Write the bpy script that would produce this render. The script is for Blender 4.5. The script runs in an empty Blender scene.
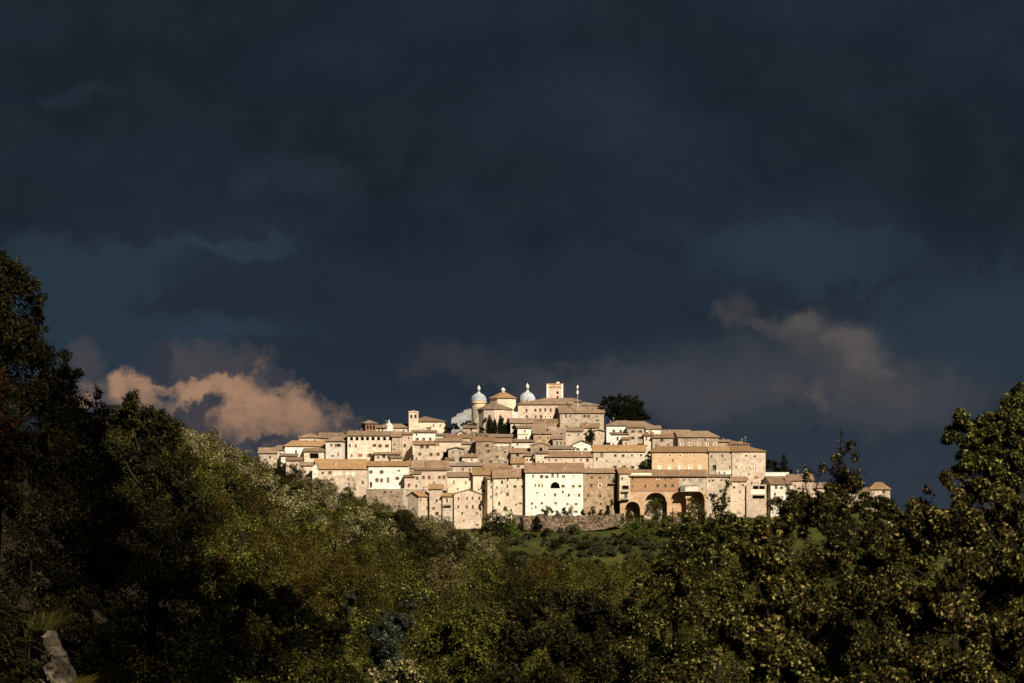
import bpy, math, random
import numpy as np
from mathutils import Vector

S = bpy.context.scene
C = S.collection
rnd = random.Random(7)
F = 2904.0          # pixels per unit of tan(angle) for the 102 mm lens
HZ = 520.0          # picture row of the horizon
EXPO = 0.75

# ------------------------------------------------------------------ camera
cam = bpy.data.cameras.new('camera')
cam.sensor_width = 36.0
cam.lens = 36.0 * F / 1024.0
cam.shift_y = (HZ - 341.5) / 1024.0
cam.clip_start = 0.5
cam.clip_end = 30000
cam.dof.use_dof = True
cam.dof.focus_distance = 900
cam.dof.aperture_fstop = 7.1
co = bpy.data.objects.new('camera', cam)
co.location = (0, 0, 0)
co.rotation_euler = (math.pi / 2, 0, 0)
C.objects.link(co)
S.camera = co

# ------------------------------------------------------------------ light
SUN_AZ, SUN_EL = 27.0, 36.0      # degrees right of straight behind the camera, above the horizon
tosun = Vector((math.sin(math.radians(SUN_AZ)) * math.cos(math.radians(SUN_EL)),
                -math.cos(math.radians(SUN_AZ)) * math.cos(math.radians(SUN_EL)),
                math.sin(math.radians(SUN_EL))))
sl = bpy.data.lights.new('sun', 'SUN')
sl.energy = 4.85
sl.angle = math.radians(0.5)
sl.color = (1.0, 0.88, 0.71)
so = bpy.data.objects.new('sun', sl)
so.rotation_euler = (-tosun).to_track_quat('-Z', 'Y').to_euler()
C.objects.link(so)

S.view_settings.view_transform = 'Standard'
S.view_settings.look = 'None'
S.view_settings.exposure = EXPO
S.view_settings.gamma = 1
S.view_settings.use_curve_mapping = False

# ------------------------------------------------------------------ node helper
class V:
    """a node socket with arithmetic"""
    def __init__(s, nt, sock): s.nt, s.s = nt, sock
    def _m(s, op, o=None, o2=None, clamp=False):
        n = s.nt.nodes.new('ShaderNodeMath'); n.operation = op; n.use_clamp = clamp
        s.nt.links.new(s.s, n.inputs[0])
        for i, q in ((1, o), (2, o2)):
            if q is None: continue
            if isinstance(q, V): s.nt.links.new(q.s, n.inputs[i])
            else: n.inputs[i].default_value = q
        return V(s.nt, n.outputs[0])
    def __add__(s, o): return s._m('ADD', o)
    def __sub__(s, o): return s._m('SUBTRACT', o)
    def __mul__(s, o): return s._m('MULTIPLY', o)
    def __truediv__(s, o): return s._m('DIVIDE', o)
    def max(s, o): return s._m('MAXIMUM', o)
    def min(s, o): return s._m('MINIMUM', o)
    def step(s, a, b):
        n = s.nt.nodes.new('ShaderNodeMapRange'); n.interpolation_type = 'SMOOTHSTEP'
        s.nt.links.new(s.s, n.inputs['Value'])
        n.inputs['From Min'].default_value = a; n.inputs['From Max'].default_value = b
        return V(s.nt, n.outputs['Result'])

def noise(nt, vec, scale, detail=6, rough=0.55, dist=0.0):
    n = nt.nodes.new('ShaderNodeTexNoise')
    n.inputs['Scale'].default_value = scale; n.inputs['Detail'].default_value = detail
    n.inputs['Roughness'].default_value = rough; n.inputs['Distortion'].default_value = dist
    if vec is not None: nt.links.new(vec, n.inputs['Vector'])
    return V(nt, n.outputs['Fac'])

def mixc(nt, f, a, b):
    n = nt.nodes.new('ShaderNodeMix'); n.data_type = 'RGBA'
    if isinstance(f, V): nt.links.new(f.s, n.inputs[0])
    else: n.inputs[0].default_value = f
    for i, q in ((6, a), (7, b)):
        if isinstance(q, (tuple, list)): n.inputs[i].default_value = (*q[:3], 1)
        else: nt.links.new(q, n.inputs[i])
    return n.outputs[2]

def vscale(nt, vec, s):
    n = nt.nodes.new('ShaderNodeVectorMath'); n.operation = 'MULTIPLY'
    nt.links.new(vec, n.inputs[0]); n.inputs[1].default_value = s
    return n.outputs[0]

def lin(r, g, b):
    f = lambda c: (c / 255 / 12.92) if c < 10 else ((c / 255 + 0.055) / 1.055) ** 2.4
    k = 2 ** EXPO
    return (f(r) / k, f(g) / k, f(b) / k)

# ------------------------------------------------------------------ sky: storm cloud over a Nishita sky
w = bpy.data.worlds.new('World'); S.world = w; w.use_nodes = True
nt = w.node_tree; nt.nodes.clear()
out = nt.nodes.new('ShaderNodeOutputWorld')
bg = nt.nodes.new('ShaderNodeBackground')
tc = nt.nodes.new('ShaderNodeTexCoord'); D = tc.outputs['Generated']
sep = nt.nodes.new('ShaderNodeSeparateXYZ'); nt.links.new(D, sep.inputs[0])
X, Y_, Z_ = (V(nt, sep.outputs[i]) for i in range(3))
Yc = Y_.max(0.15)
U = X / Yc * (F / 100.0)          # direction coordinates, hundreds of px at the photo's scale
W_ = Z_ / Yc * (F / 100.0)
W0 = W_
wa = noise(nt, D, 11, 3, 0.5); wb_ = noise(nt, vscale(nt, D, (1, 1, -1)), 13, 3, 0.5)
wc = noise(nt, D, 48, 8, 0.62); wd_ = noise(nt, vscale(nt, D, (-1, 1, 1)), 52, 8, 0.62)
U = U + (wa - 0.5) * 1.1 + (wc - 0.5) * 1.0
W_ = W_ + (wb_ - 0.5) * 0.5 + (wd_ - 0.5) * 0.8
def blob(px, py, rx, ry, k=1.0):
    a = (U - (px - 512) / 100.0) * (100.0 / rx)
    b = (W_ - (HZ - py) / 100.0) * (100.0 / ry)
    return (a * a + b * b) * (-k) + k
def blobs(lst):
    r = None
    for b in lst:
        q = blob(*b)
        r = q if r is None else r.max(q)
    return r.max(-2.5)
Dv = vscale(nt, D, (1, 1, 1.9))
nb = noise(nt, Dv, 9, 5, 0.5)
nm = noise(nt, vscale(nt, D, (1, 1, 1.3)), 26, 8, 0.58, 0.3)
nf = noise(nt, D, 75, 8, 0.6, 0.4)
# storm base: dark at the top, a little lighter lower down
c = mixc(nt, nb.step(0.34, 0.66), lin(25, 35, 43), lin(31, 40, 51))
c = mixc(nt, W0.step(3.2, 0.3), c, lin(44, 54, 66))
c = mixc(nt, nb.step(0.52, 0.72) * 0.5, c, lin(38, 50, 61))
c = mixc(nt, (nm + (nf - 0.5) * 0.6).step(0.42, 0.68) * 0.28, c, lin(42, 50, 60))
c = mixc(nt, (nm * -1.0 + (nf - 0.5) * 0.5).step(-0.46, -0.3) * 0.35, c, lin(25, 34, 44))
# pale teal gaps at left between cloud banks
gap = blobs([(130, 262, 160, 26), (60, 330, 130, 110), (230, 328, 60, 22), (170, 340, 110, 40), (300, 332, 60, 10)])
g = (gap + (nm - 0.5) * 1.6).step(-0.1, 0.7)
c = mixc(nt, g * 0.9, c, lin(41, 55, 67))
# dark bank running right from (115,290)
bank = blobs([(260, 285, 145, 34), (420, 330, 190, 85), (520, 300, 260, 60), (175, 290, 70, 18)])
b = (bank + (nm - 0.5) * 1.2).step(-0.1, 0.75)
c = mixc(nt, b * 0.85, c, lin(34, 44, 57))
gap2 = blobs([(215, 330, 75, 13), (820, 255, 160, 40), (980, 330, 120, 70), (250, 250, 60, 12)])
c = mixc(nt, (gap2 + (nm - 0.5) * 1.8).step(-0.1, 0.8) * 0.55, c, lin(44, 60, 72))
# faint warm wisps
wisp = blobs([(475, 362, 60, 22), (510, 378, 40, 12), (620, 388, 110, 22), (700, 400, 90, 20), (900, 405, 90, 30)])
c = mixc(nt, (wisp + (nm - 0.5) * 3.0).step(-0.6, 1.5) * 0.5, c, lin(72, 70, 74))
fw = blobs([(300, 180, 60, 26), (85, 100, 30, 12)])
c = mixc(nt, (fw + (nf - 0.5) * 2.5).step(-0.8, 1.6) * 0.3, c, lin(48, 60, 72))
# grey cumulus bank at right: broad soft base, brighter ragged heads
cb = blobs([(770, 385, 150, 44), (880, 395, 110, 34), (660, 392, 100, 26), (840, 360, 60, 40), (790, 335, 40, 18)])
c = mixc(nt, (cb + (nm - 0.5) * 2.6).step(-1.0, 1.4) * 0.58, c, lin(70, 72, 77))
cum = blobs([(728, 316, 16, 16), (752, 330, 30, 10), (790, 326, 34, 18), (822, 338, 36, 24), (846, 352, 34, 32), (868, 376, 44, 26), (800, 398, 26, 14)])
cm = cum + (nm - 0.5) * 3.0 + (nf - 0.5) * 2.0
c = mixc(nt, cm.step(-0.9, 1.4) * 0.32, c, lin(94, 88, 85))
top = blobs([(800, 320, 30, 10), (845, 340, 24, 16), (866, 364, 22, 14), (832, 398, 10, 14)])
c = mixc(nt, (top + (nf - 0.5) * 3.0).step(-0.7, 1.5) * 0.28, c, lin(118, 106, 96))
# sunlit peach cumulus at left
faint = blobs([(185, 352, 46, 13), (72, 362, 26, 26), (215, 362, 60, 12)])
c = mixc(nt, (faint + (nm - 0.5) * 2.0 + (nf - 0.5) * 1.2).step(-0.7, 1.0) * 0.5, c, lin(84, 76, 78))
peach = blobs([(120, 390, 52, 17), (190, 396, 66, 22), (255, 402, 52, 24), (285, 414, 46, 26), (316, 428, 28, 13), (272, 384, 22, 16), (215, 384, 55, 15), (150, 382, 40, 12), (308, 416, 40, 24), (338, 431, 22, 12), (95, 396, 44, 14), (230, 425, 110, 22)])
pm = peach + (nm - 0.5) * 1.5 + (nf - 0.5) * 1.3
c = mixc(nt, pm.step(-0.6, 0.9) * 0.9, c, mixc(nt, (nm + (nf - 0.5) * 1.0).step(0.40, 0.64), lin(84, 77, 79), lin(148, 118, 97)))
core = blobs([(270, 408, 60, 26), (150, 384, 50, 12), (215, 385, 50, 16), (300, 410, 30, 14)])
c = mixc(nt, (core + (nf - 0.5) * 3.0 + (nm - 0.5) * 2.0).step(-0.3, 1.2) * 0.6, c, lin(176, 137, 106))
# dark scraps in front of it
scr = blobs([(148, 355, 20, 15), (140, 368, 18, 10), (158, 373, 22, 8), (281, 379, 13, 12), (272, 388, 10, 8), (198, 426, 32, 18), (212, 402, 10, 15), (196, 412, 14, 8), (264, 431, 22, 5), (310, 434, 12, 8), (250, 448, 90, 9), (168, 392, 8, 4)])
sm = scr + (nm - 0.5) * 1.3 + (nf - 0.5) * 1.6
c = mixc(nt, sm.step(-0.4, 0.8) * 0.9, c, lin(48, 54, 66))
low = W0.step(1.3, 0.4)
c = mixc(nt, low * 0.6, c, lin(48, 55, 66))

sky = nt.nodes.new('ShaderNodeTexSky')
sky.sky_type = 'NISHITA'; sky.sun_disc = False
sky.sun_elevation = math.radians(SUN_EL); sky.sun_rotation = math.radians(180 - SUN_AZ)
sky.altitude = 400
skyS = vscale(nt, sky.outputs[0], (0.05, 0.05, 0.05))
# (strength 0.05 on the sky, thinned again by the cloud cover behind the camera)
cover = Y_.step(-0.5, 0.25)       # the storm fills the view ahead, the sky is opener behind
cov = cover * 0.35 + 0.63
n = nt.nodes.new('ShaderNodeMix'); n.data_type = 'RGBA'
cov2 = cover * 0.995
res = mixc(nt, cov2, mixc(nt, 0.93, skyS, (0.008, 0.010, 0.012)), c)
nt.links.new(res, bg.inputs['Color']); bg.inputs['Strength'].default_value = 1.0
nt.links.new(bg.outputs[0], out.inputs[0])

# ------------------------------------------------------------------ materials
M = {}
def newmat(name):
    m = bpy.data.materials.new(name); m.use_nodes = True
    t = m.node_tree; p = t.nodes['Principled BSDF']
    M[name] = m
    return m, t, p

def plaster(name, a, b, c_, rough=0.9, blocks=0.0):
    """weathered plaster or stone: two tones, grime with its own shape, rain streaks, optional coursing"""
    m, t, p = newmat(name)
    geo = t.nodes.new('ShaderNodeNewGeometry'); P = geo.outputs['Position']
    oi = t.nodes.new('ShaderNodeObjectInfo')
    n1 = noise(t, P, 0.22, 5, 0.6)
    n2 = noise(t, P, 1.3, 6, 0.65)
    n3 = noise(t, vscale(t, P, (1.6, 1.6, 0.12)), 0.9, 4, 0.6)
    col = mixc(t, n1.step(0.42, 0.58), a, b)
    col = mixc(t, n2.step(0.5, 0.66) * 0.75, col, c_)
    col = mixc(t, n3.step(0.56, 0.75) * 0.45, col, tuple(0.72 * q for q in c_))
    n4 = noise(t, vscale(t, P, (1, 1, 1.4)), 0.42, 6, 0.6, 0.6)
    col = mixc(t, n4.step(0.555, 0.60) * 0.55, col, tuple(q * k for q, k in zip(c_, (0.85, 0.80, 0.76))))
    n5 = noise(t, P, 0.8, 4, 0.7)
    col = mixc(t, n5.step(0.52, 0.68) * 0.45, col, tuple(0.92 * q for q in c_))
    if blocks:
        br = t.nodes.new('ShaderNodeTexVoronoi'); br.inputs['Scale'].default_value = 1.6
        t.links.new(vscale(t, P, (1, 1, 1.6)), br.inputs['Vector'])
        sx = t.nodes.new('ShaderNodeSeparateColor'); t.links.new(br.outputs['Color'], sx.inputs[0])
        col = mixc(t, V(t, sx.outputs[0]).step(0.3, 0.9) * blocks, col, tuple(0.6 * q for q in c_))
    h = t.nodes.new('ShaderNodeHueSaturation')
    v = V(t, oi.outputs['Random']) * 0.26 + 0.82
    t.links.new(v.s, h.inputs['Value']); t.links.new(col, h.inputs['Color'])
    t.links.new(h.outputs[0], p.inputs['Base Color'])
    p.inputs['Roughness'].default_value = rough
    p.inputs['Specular IOR Level'].default_value = 0.2
    bp = t.nodes.new('ShaderNodeBump'); bp.inputs['Strength'].default_value = 0.35; bp.inputs['Distance'].default_value = 0.08
    t.links.new(n2.s, bp.inputs['Height']); t.links.new(bp.outputs[0], p.inputs['Normal'])
    return m

plaster('white', (0.72, 0.685, 0.60), (0.655, 0.61, 0.52), (0.55, 0.49, 0.40), blocks=0.15)
plaster('cream', (0.63, 0.55, 0.425), (0.56, 0.475, 0.36), (0.45, 0.365, 0.27), blocks=0.2)
plaster('yellow', (0.62, 0.50, 0.31), (0.56, 0.44, 0.26), (0.46, 0.35, 0.21))
plaster('beige', (0.53, 0.44, 0.335), (0.45, 0.365, 0.275), (0.32, 0.25, 0.185), blocks=0.4)
plaster('pink', (0.565, 0.455, 0.355), (0.49, 0.385, 0.295), (0.37, 0.28, 0.21), blocks=0.25)
plaster('grey', (0.46, 0.395, 0.32), (0.39, 0.33, 0.26), (0.29, 0.235, 0.18), blocks=0.4)
plaster('stone', (0.40, 0.31, 0.225), (0.32, 0.245, 0.175), (0.20, 0.15, 0.105), blocks=0.6)
plaster('tan', (0.46, 0.325, 0.20), (0.38, 0.265, 0.16), (0.27, 0.195, 0.125), blocks=0.45)
plaster('orange', (0.60, 0.425, 0.25), (0.53, 0.35, 0.19), (0.50, 0.37, 0.25), blocks=0.35)
plaster('brick', (0.40, 0.215, 0.105), (0.33, 0.175, 0.085), (0.44, 0.30, 0.175), blocks=0.6)
plaster('arch_stone', (0.56, 0.41, 0.27), (0.52, 0.335, 0.185), (0.40, 0.25, 0.14), blocks=0.35)
plaster('bluewhite', (0.36, 0.36, 0.36), (0.31, 0.31, 0.315), (0.23, 0.235, 0.24))
plaster('lead', (0.38, 0.415, 0.455), (0.34, 0.37, 0.41), (0.27, 0.295, 0.33), rough=0.6)
plaster('rubble', (0.36, 0.26, 0.18), (0.25, 0.175, 0.12), (0.09, 0.07, 0.04), blocks=0.9)
plaster('dark_brick', (0.24, 0.13, 0.085), (0.20, 0.11, 0.07), (0.17, 0.1, 0.07), blocks=0.3)
plaster('rock', (0.17, 0.14, 0.095), (0.11, 0.088, 0.056), (0.035, 0.028, 0.016), blocks=0.6)

def tiles(name, a, b, c_):
    """clay pantiles: rows of tiles in patches of fresh and weathered colour"""
    m, t, p = newmat(name)
    geo = t.nodes.new('ShaderNodeNewGeometry'); P = geo.outputs['Position']
    oi = t.nodes.new('ShaderNodeObjectInfo')
    n1 = noise(t, P, 0.35, 5, 0.65); n2 = noise(t, P, 2.2, 4, 0.7)
    vo = t.nodes.new('ShaderNodeTexVoronoi'); vo.inputs['Scale'].default_value = 2.4; t.links.new(P, vo.inputs['Vector'])
    sx = t.nodes.new('ShaderNodeSeparateColor'); t.links.new(vo.outputs['Color'], sx.inputs[0])
    col = mixc(t, n1.step(0.42, 0.58), a, b)
    col = mixc(t, n2.step(0.5, 0.66) * 0.8, col, c_)
    n3 = noise(t, P, 0.85, 4, 0.7)
    col = mixc(t, n3.step(0.5, 0.64) * 0.6, col, tuple(0.58 * q for q in a))
    col = mixc(t, V(t, sx.outputs[0]).step(0.55, 1.0) * 0.5, col, tuple(0.62 * q for q in a))
    wv = t.nodes.new('ShaderNodeTexWave'); wv.inputs['Scale'].default_value = 1.3; wv.inputs['Distortion'].default_value = 0.6
    t.links.new(P, wv.inputs['Vector'])
    h = t.nodes.new('ShaderNodeHueSaturation')
    t.links.new((V(t, oi.outputs['Random']) * 0.45 + 0.72).s, h.inputs['Value']); t.links.new(col, h.inputs['Color'])
    t.links.new(h.outputs[0], p.inputs['Base Color'])
    p.inputs['Roughness'].default_value = 0.92; p.inputs['Specular IOR Level'].default_value = 0.15
    bp = t.nodes.new('ShaderNodeBump'); bp.inputs['Strength'].default_value = 0.6; bp.inputs['Distance'].default_value = 0.1
    t.links.new((V(t, wv.outputs['Fac']) + n2).s, bp.inputs['Height']); t.links.new(bp.outputs[0], p.inputs['Normal'])
tiles('roof_tan', (0.265, 0.185, 0.12), (0.20, 0.135, 0.088), (0.34, 0.26, 0.185))
tiles('roof_orange', (0.34, 0.205, 0.098), (0.275, 0.165, 0.082), (0.33, 0.235, 0.145))
tiles('roof_red', (0.26, 0.162, 0.10), (0.195, 0.12, 0.075), (0.31, 0.225, 0.15))
tiles('roof_grey', (0.24, 0.185, 0.135), (0.18, 0.135, 0.10), (0.31, 0.25, 0.19))

def flat(name, col, rough=0.6, spec=0.4, metal=0.0):
    m, t, p = newmat(name)
    geo = t.nodes.new('ShaderNodeNewGeometry')
    nn = noise(t, geo.outputs['Position'], 4.0, 3, 0.6)
    t.links.new(mixc(t, nn.step(0.3, 0.7), col, tuple(0.72 * q for q in col)), p.inputs['Base Color'])
    p.inputs['Roughness'].default_value = rough; p.inputs['Specular IOR Level'].default_value = spec
    p.inputs['Metallic'].default_value = metal
flat('glass', (0.018, 0.017, 0.016), 0.25, 0.5)
flat('frame', (0.20, 0.13, 0.075), 0.6)
flat('shutter', (0.17, 0.115, 0.065), 0.7)
flat('shutter_green', (0.13, 0.15, 0.11), 0.7)
flat('shutter_red', (0.34, 0.10, 0.06), 0.7)
flat('shutter_pale', (0.48, 0.42, 0.33), 0.7)
flat('surround', (0.78, 0.70, 0.55), 0.8)
flat('iron', (0.05, 0.045, 0.04), 0.6)
flat('steel', (0.42, 0.43, 0.44), 0.5)
flat('linen', (0.78, 0.77, 0.74), 0.9)
flat('bark', (0.018, 0.014, 0.010), 0.95, 0.1)
flat('pale_bark', (0.17, 0.14, 0.10), 0.95, 0.1)
flat('opening_shade', (0.035, 0.028, 0.022), 0.9)  # near-black backing, painted shade for the inside of openings

def leaf(name, dark, mid, lite, f_lite=0.22, rough=0.7, spec=0.05):
    """leaves: each leaf its own tone (random per island), clumps of tone through the crown"""
    m, t, p = newmat(name)
    geo = t.nodes.new('ShaderNodeNewGeometry'); oi = t.nodes.new('ShaderNodeObjectInfo')
    ri = V(t, geo.outputs['Random Per Island'])
    n1 = noise(t, geo.outputs['Position'], 0.55, 3, 0.6)
    col = mixc(t, (ri * 0.6 + n1 * 0.8).step(0.40, 1.0), dark, mid)
    col = mixc(t, ri.step(1 - f_lite, 1.0), col, lite)
    h = t.nodes.new('ShaderNodeHueSaturation')
    t.links.new((V(t, oi.outputs['Random']) * 0.6 + 0.7).s, h.inputs['Value'])
    t.links.new((V(t, oi.outputs['Random']) * 0.03 + 0.485).s, h.inputs['Hue'])
    t.links.new(col, h.inputs['Color']); t.links.new(h.outputs[0], p.inputs['Base Color'])
    p.inputs['Roughness'].default_value = rough; p.inputs['Specular IOR Level'].default_value = spec
leaf('leaf_green', (0.014, 0.015, 0.0025), (0.060, 0.059, 0.0095), (0.135, 0.125, 0.028))
leaf('leaf_dark', (0.005, 0.0055, 0.0016), (0.0185, 0.0165, 0.004), (0.05, 0.045, 0.012))
leaf('leaf_brown', (0.014, 0.010, 0.0015), (0.048, 0.034, 0.006), (0.095, 0.068, 0.015))
leaf('leaf_pale', (0.032, 0.028, 0.009), (0.11, 0.095, 0.038), (0.28, 0.24, 0.115), 0.4)
leaf('leaf_dusty', (0.009, 0.0075, 0.0035), (0.03, 0.025, 0.012), (0.085, 0.07, 0.04), 0.3)
leaf('leaf_blue', (0.016, 0.020, 0.012), (0.052, 0.062, 0.040), (0.13, 0.145, 0.10))
leaf('leaf_near', (0.006, 0.005, 0.001), (0.035, 0.036, 0.006), (0.175, 0.16, 0.046), 0.26, 0.6, 0.06)
leaf('leaf_yellow', (0.007, 0.0055, 0.001), (0.054, 0.051, 0.009), (0.27, 0.235, 0.07), 0.26, 0.6, 0.06)
leaf('leaf_red', (0.008, 0.003, 0.0015), (0.03, 0.010, 0.004), (0.055, 0.022, 0.009), 0.3)
leaf('leaf_orange', (0.08, 0.032, 0.007), (0.16, 0.065, 0.013), (0.24, 0.11, 0.026))
leaf('leaf_fresh', (0.022, 0.032, 0.006), (0.058, 0.076, 0.012), (0.11, 0.13, 0.026))
leaf('leaf_cedar', (0.004, 0.0065, 0.002), (0.011, 0.015, 0.004), (0.026, 0.031, 0.008))
leaf('leaf_olive', (0.018, 0.020, 0.009), (0.045, 0.047, 0.022), (0.09, 0.09, 0.05), 0.2)

def soil(name):
    """one ground: dark leaf litter under the near woods, rough grass on the town's slope"""
    m, t, p = newmat(name)
    geo = t.nodes.new('ShaderNodeNewGeometry'); P = geo.outputs['Position']
    sx = t.nodes.new('ShaderNodeSeparateXYZ'); t.links.new(P, sx.inputs[0])
    n0 = noise(t, P, 0.03, 4, 0.6); n1 = noise(t, P, 0.16, 6, 0.65); n2 = noise(t, P, 1.1, 5, 0.7)
    col = mixc(t, n1.step(0.42, 0.58), (0.038, 0.042, 0.009), (0.026, 0.030, 0.008))
    col = mixc(t, n0.step(0.45, 0.6) * 0.7, col, (0.062, 0.064, 0.014))
    col = mixc(t, n2.step(0.5, 0.7) * 0.7, col, (0.045, 0.042, 0.018))
    lit = mixc(t, n2.step(0.4, 0.65), (0.012, 0.009, 0.005), (0.026, 0.019, 0.010))
    col = mixc(t, V(t, sx.outputs[1]).step(600, 760), lit, col)
    t.links.new(col, p.inputs['Base Color']); p.inputs['Roughness'].default_value = 1.0
    p.inputs['Specular IOR Level'].default_value = 0.05
    bp = t.nodes.new('ShaderNodeBump'); bp.inputs['Strength'].default_value = 0.8; bp.inputs['Distance'].default_value = 0.3
    t.links.new(n2.s, bp.inputs['Height']); t.links.new(bp.outputs[0], p.inputs['Normal'])
soil('ground')

# ------------------------------------------------------------------ mesh building
class MB:
    def __init__(s): s.v, s.f, s.m, s.mats = [], [], [], []
    def mi(s, name):
        if name not in s.mats: s.mats.append(name)
        return s.mats.index(name)
    def poly(s, pts, mat):
        b = len(s.v); s.v += [tuple(p) for p in pts]
        s.f.append(tuple(range(b, b + len(pts)))); s.m.append(s.mi(mat))
    def box(s, x0, x1, y0, y1, z0, z1, mat):
        p = [(x0, y0, z0), (x1, y0, z0), (x1, y1, z0), (x0, y1, z0), (x0, y0, z1), (x1, y0, z1), (x1, y1, z1), (x0, y1, z1)]
        b = len(s.v); s.v += p; k = s.mi(mat)
        for q in ((0, 3, 2, 1), (4, 5, 6, 7), (0, 1, 5, 4), (1, 2, 6, 5), (2, 3, 7, 6), (3, 0, 4, 7)):
            s.f.append(tuple(b + i for i in q)); s.m.append(k)
    def lathe(s, prof, n, mat, cx=0, cy=0, a0=0.0):
        k = s.mi(mat); b = len(s.v)
        for (r, z) in prof:
            for i in range(n):
                a = a0 + 2 * math.pi * i / n
                s.v.append((cx + r * math.cos(a), cy + r * math.sin(a), z))
        for j in range(len(prof) - 1):
            for i in range(n):
                i2 = (i + 1) % n
                s.f.append((b + j * n + i, b + j * n + i2, b + (j + 1) * n + i2, b + (j + 1) * n + i)); s.m.append(k)
    def tube(s, pts, rads, mat, n=6):
        k = s.mi(mat); b = len(s.v); m = len(pts)
        for j, (p, r) in enumerate(zip(pts, rads)):
            p = Vector(p); d = (Vector(pts[min(j + 1, m - 1)]) - Vector(pts[max(j - 1, 0)])).normalized()
            u = d.orthogonal().normalized(); w2 = d.cross(u)
            for i in range(n):
                a = 2 * math.pi * i / n
                s.v.append(tuple(p + u * (r * math.cos(a)) + w2 * (r * math.sin(a))))
        for j in range(m - 1):
            for i in range(n):
                i2 = (i + 1) % n
                s.f.append((b + j * n + i, b + j * n + i2, b + (j + 1) * n + i2, b + (j + 1) * n + i)); s.m.append(k)
        s.f.append(tuple(b + i for i in range(n))); s.m.append(k)
        s.f.append(tuple(b + (m - 1) * n + i for i in range(n))); s.m.append(k)
    def mesh(s, name):
        me = bpy.data.meshes.new(name); me.from_pydata(s.v, [], s.f)
        for q in s.mats: me.materials.append(M[q])
        me.polygons.foreach_set('material_index', s.m); me.update()
        return me
    def build(s, name, parent=None, smooth=False):
        me = s.mesh(name)
        if smooth: me.polygons.foreach_set('use_smooth', [True] * len(me.polygons))
        return link(name, me, parent)

def link(name, data, parent=None, loc=None):
    o = bpy.data.objects.new(name, data); C.objects.link(o)
    if parent is not None: o.parent = parent
    if loc is not None: o.location = loc
    return o
def tag(o, label, cat, group=None, kind=None):
    o['label'] = label; o['category'] = cat
    if group: o['group'] = group
    if kind: o['kind'] = kind
    return o
def thing(name, label, cat, loc, rz=0.0, group=None):
    o = link(name, None, None, loc); o.rotation_euler = (0, 0, rz); o.empty_display_size = 0.5
    return tag(o, label, cat, group)
def at(px, py, Y): return Vector(((px - 512) * Y / F, Y, (HZ - py) * Y / F))
def town_y(yb): return 1000.0 + (HZ - yb) * 0.8

# ------------------------------------------------------------------ ground: one sheet from behind the camera to the horizon
def smooth(t): t = min(1.0, max(0.0, t)); return t * t * (3 - 2 * t)
def lerp_tab(tab, x):
    if x <= tab[0][0]: return tab[0][1]
    for (a, fa), (b, fb) in zip(tab, tab[1:]):
        if x <= b: return fa + (fb - fa) * (x - a) / (b - a)
    return tab[-1][1]
CREST = [(-200, 540), (0, 500), (150, 470), (255, 458), (345, 440), (440, 431), (500, 426), (600, 429), (680, 443), (760, 470), (800, 486), (870, 503), (895, 520), (930, 550), (1000, 580), (1150, 620)]
YEND = [(120, 340), (200, 380), (250, 385), (300, 400), (350, 425), (400, 470), (450, 520), (500, 560), (530, 450), (570, 400), (760, 380), (1100, 300)]
def canopy(x, Y):
    s = -x
    return -5.0 + 0.4 * (s if s > 2 else (0.25 * (s + 2) ** 2 / 2 if s > -2 else 0.0)) if s < 45 else 13.0
def ground_z(x, Y):
    px = 512 + x * F / max(Y, 20.0)
    near = canopy(x, Y) - 4.6
    if Y < 60:
        near = near * smooth((Y - 2) / 58) + (-1.75 - 0.02 * max(Y, 0)) * (1 - smooth((Y - 2) / 58))
    ye = lerp_tab(YEND, px)
    near -= 26 * smooth((Y - ye - 5) / 170)
    if Y > 700:
        yb = HZ - (Y - 1000) / 0.8
        zs = (HZ - yb) * Y / F
        zc = (HZ - lerp_tab(CREST, px)) * Y / F
        z = min(zs, zc) - 2.6
        back = max(0, Y - 1130)
        z -= back * 0.35
        z = max(z, -45)
        near = max(near - 15 * smooth((Y - 700) / 150), z)
    return near
ys = [-400, -150, -60, -25, -8, 0, 6, 12, 20, 30, 40, 52, 64, 78, 92, 108, 125, 145, 165, 190, 220, 255, 290, 330, 375, 420, 470, 520, 570, 630, 700, 760, 820, 870, 900, 920, 935, 945]
ys += [950 + 5 * i for i in range(44)] + [1180, 1230, 1300, 1450, 1800, 2600, 4000, 7000, 12000]
us = [-3, -2, -1.4, -1, -.75, -.6, -.5, -.42, -.36, -.31, -.27] + [-.24 + .008 * i for i in range(61)] + [.27, .31, .36, .42, .5, .6, .75, 1, 1.4, 2, 3]
g = MB()
for Y in ys:
    for u in us:
        x = u * (30 + abs(Y))
        g.v.append((x, Y, ground_z(x, Y) + (rnd.uniform(-.3, .3) if 40 < Y < 1300 else 0)))
nu = len(us); g.mi('ground')
for j in range(len(ys) - 1):
    for i in range(nu - 1):
        g.f.append((j * nu + i, j * nu + i + 1, (j + 1) * nu + i + 1, (j + 1) * nu + i)); g.m.append(0)
go = g.build('ground', smooth=True); go['kind'] = 'structure'
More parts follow.
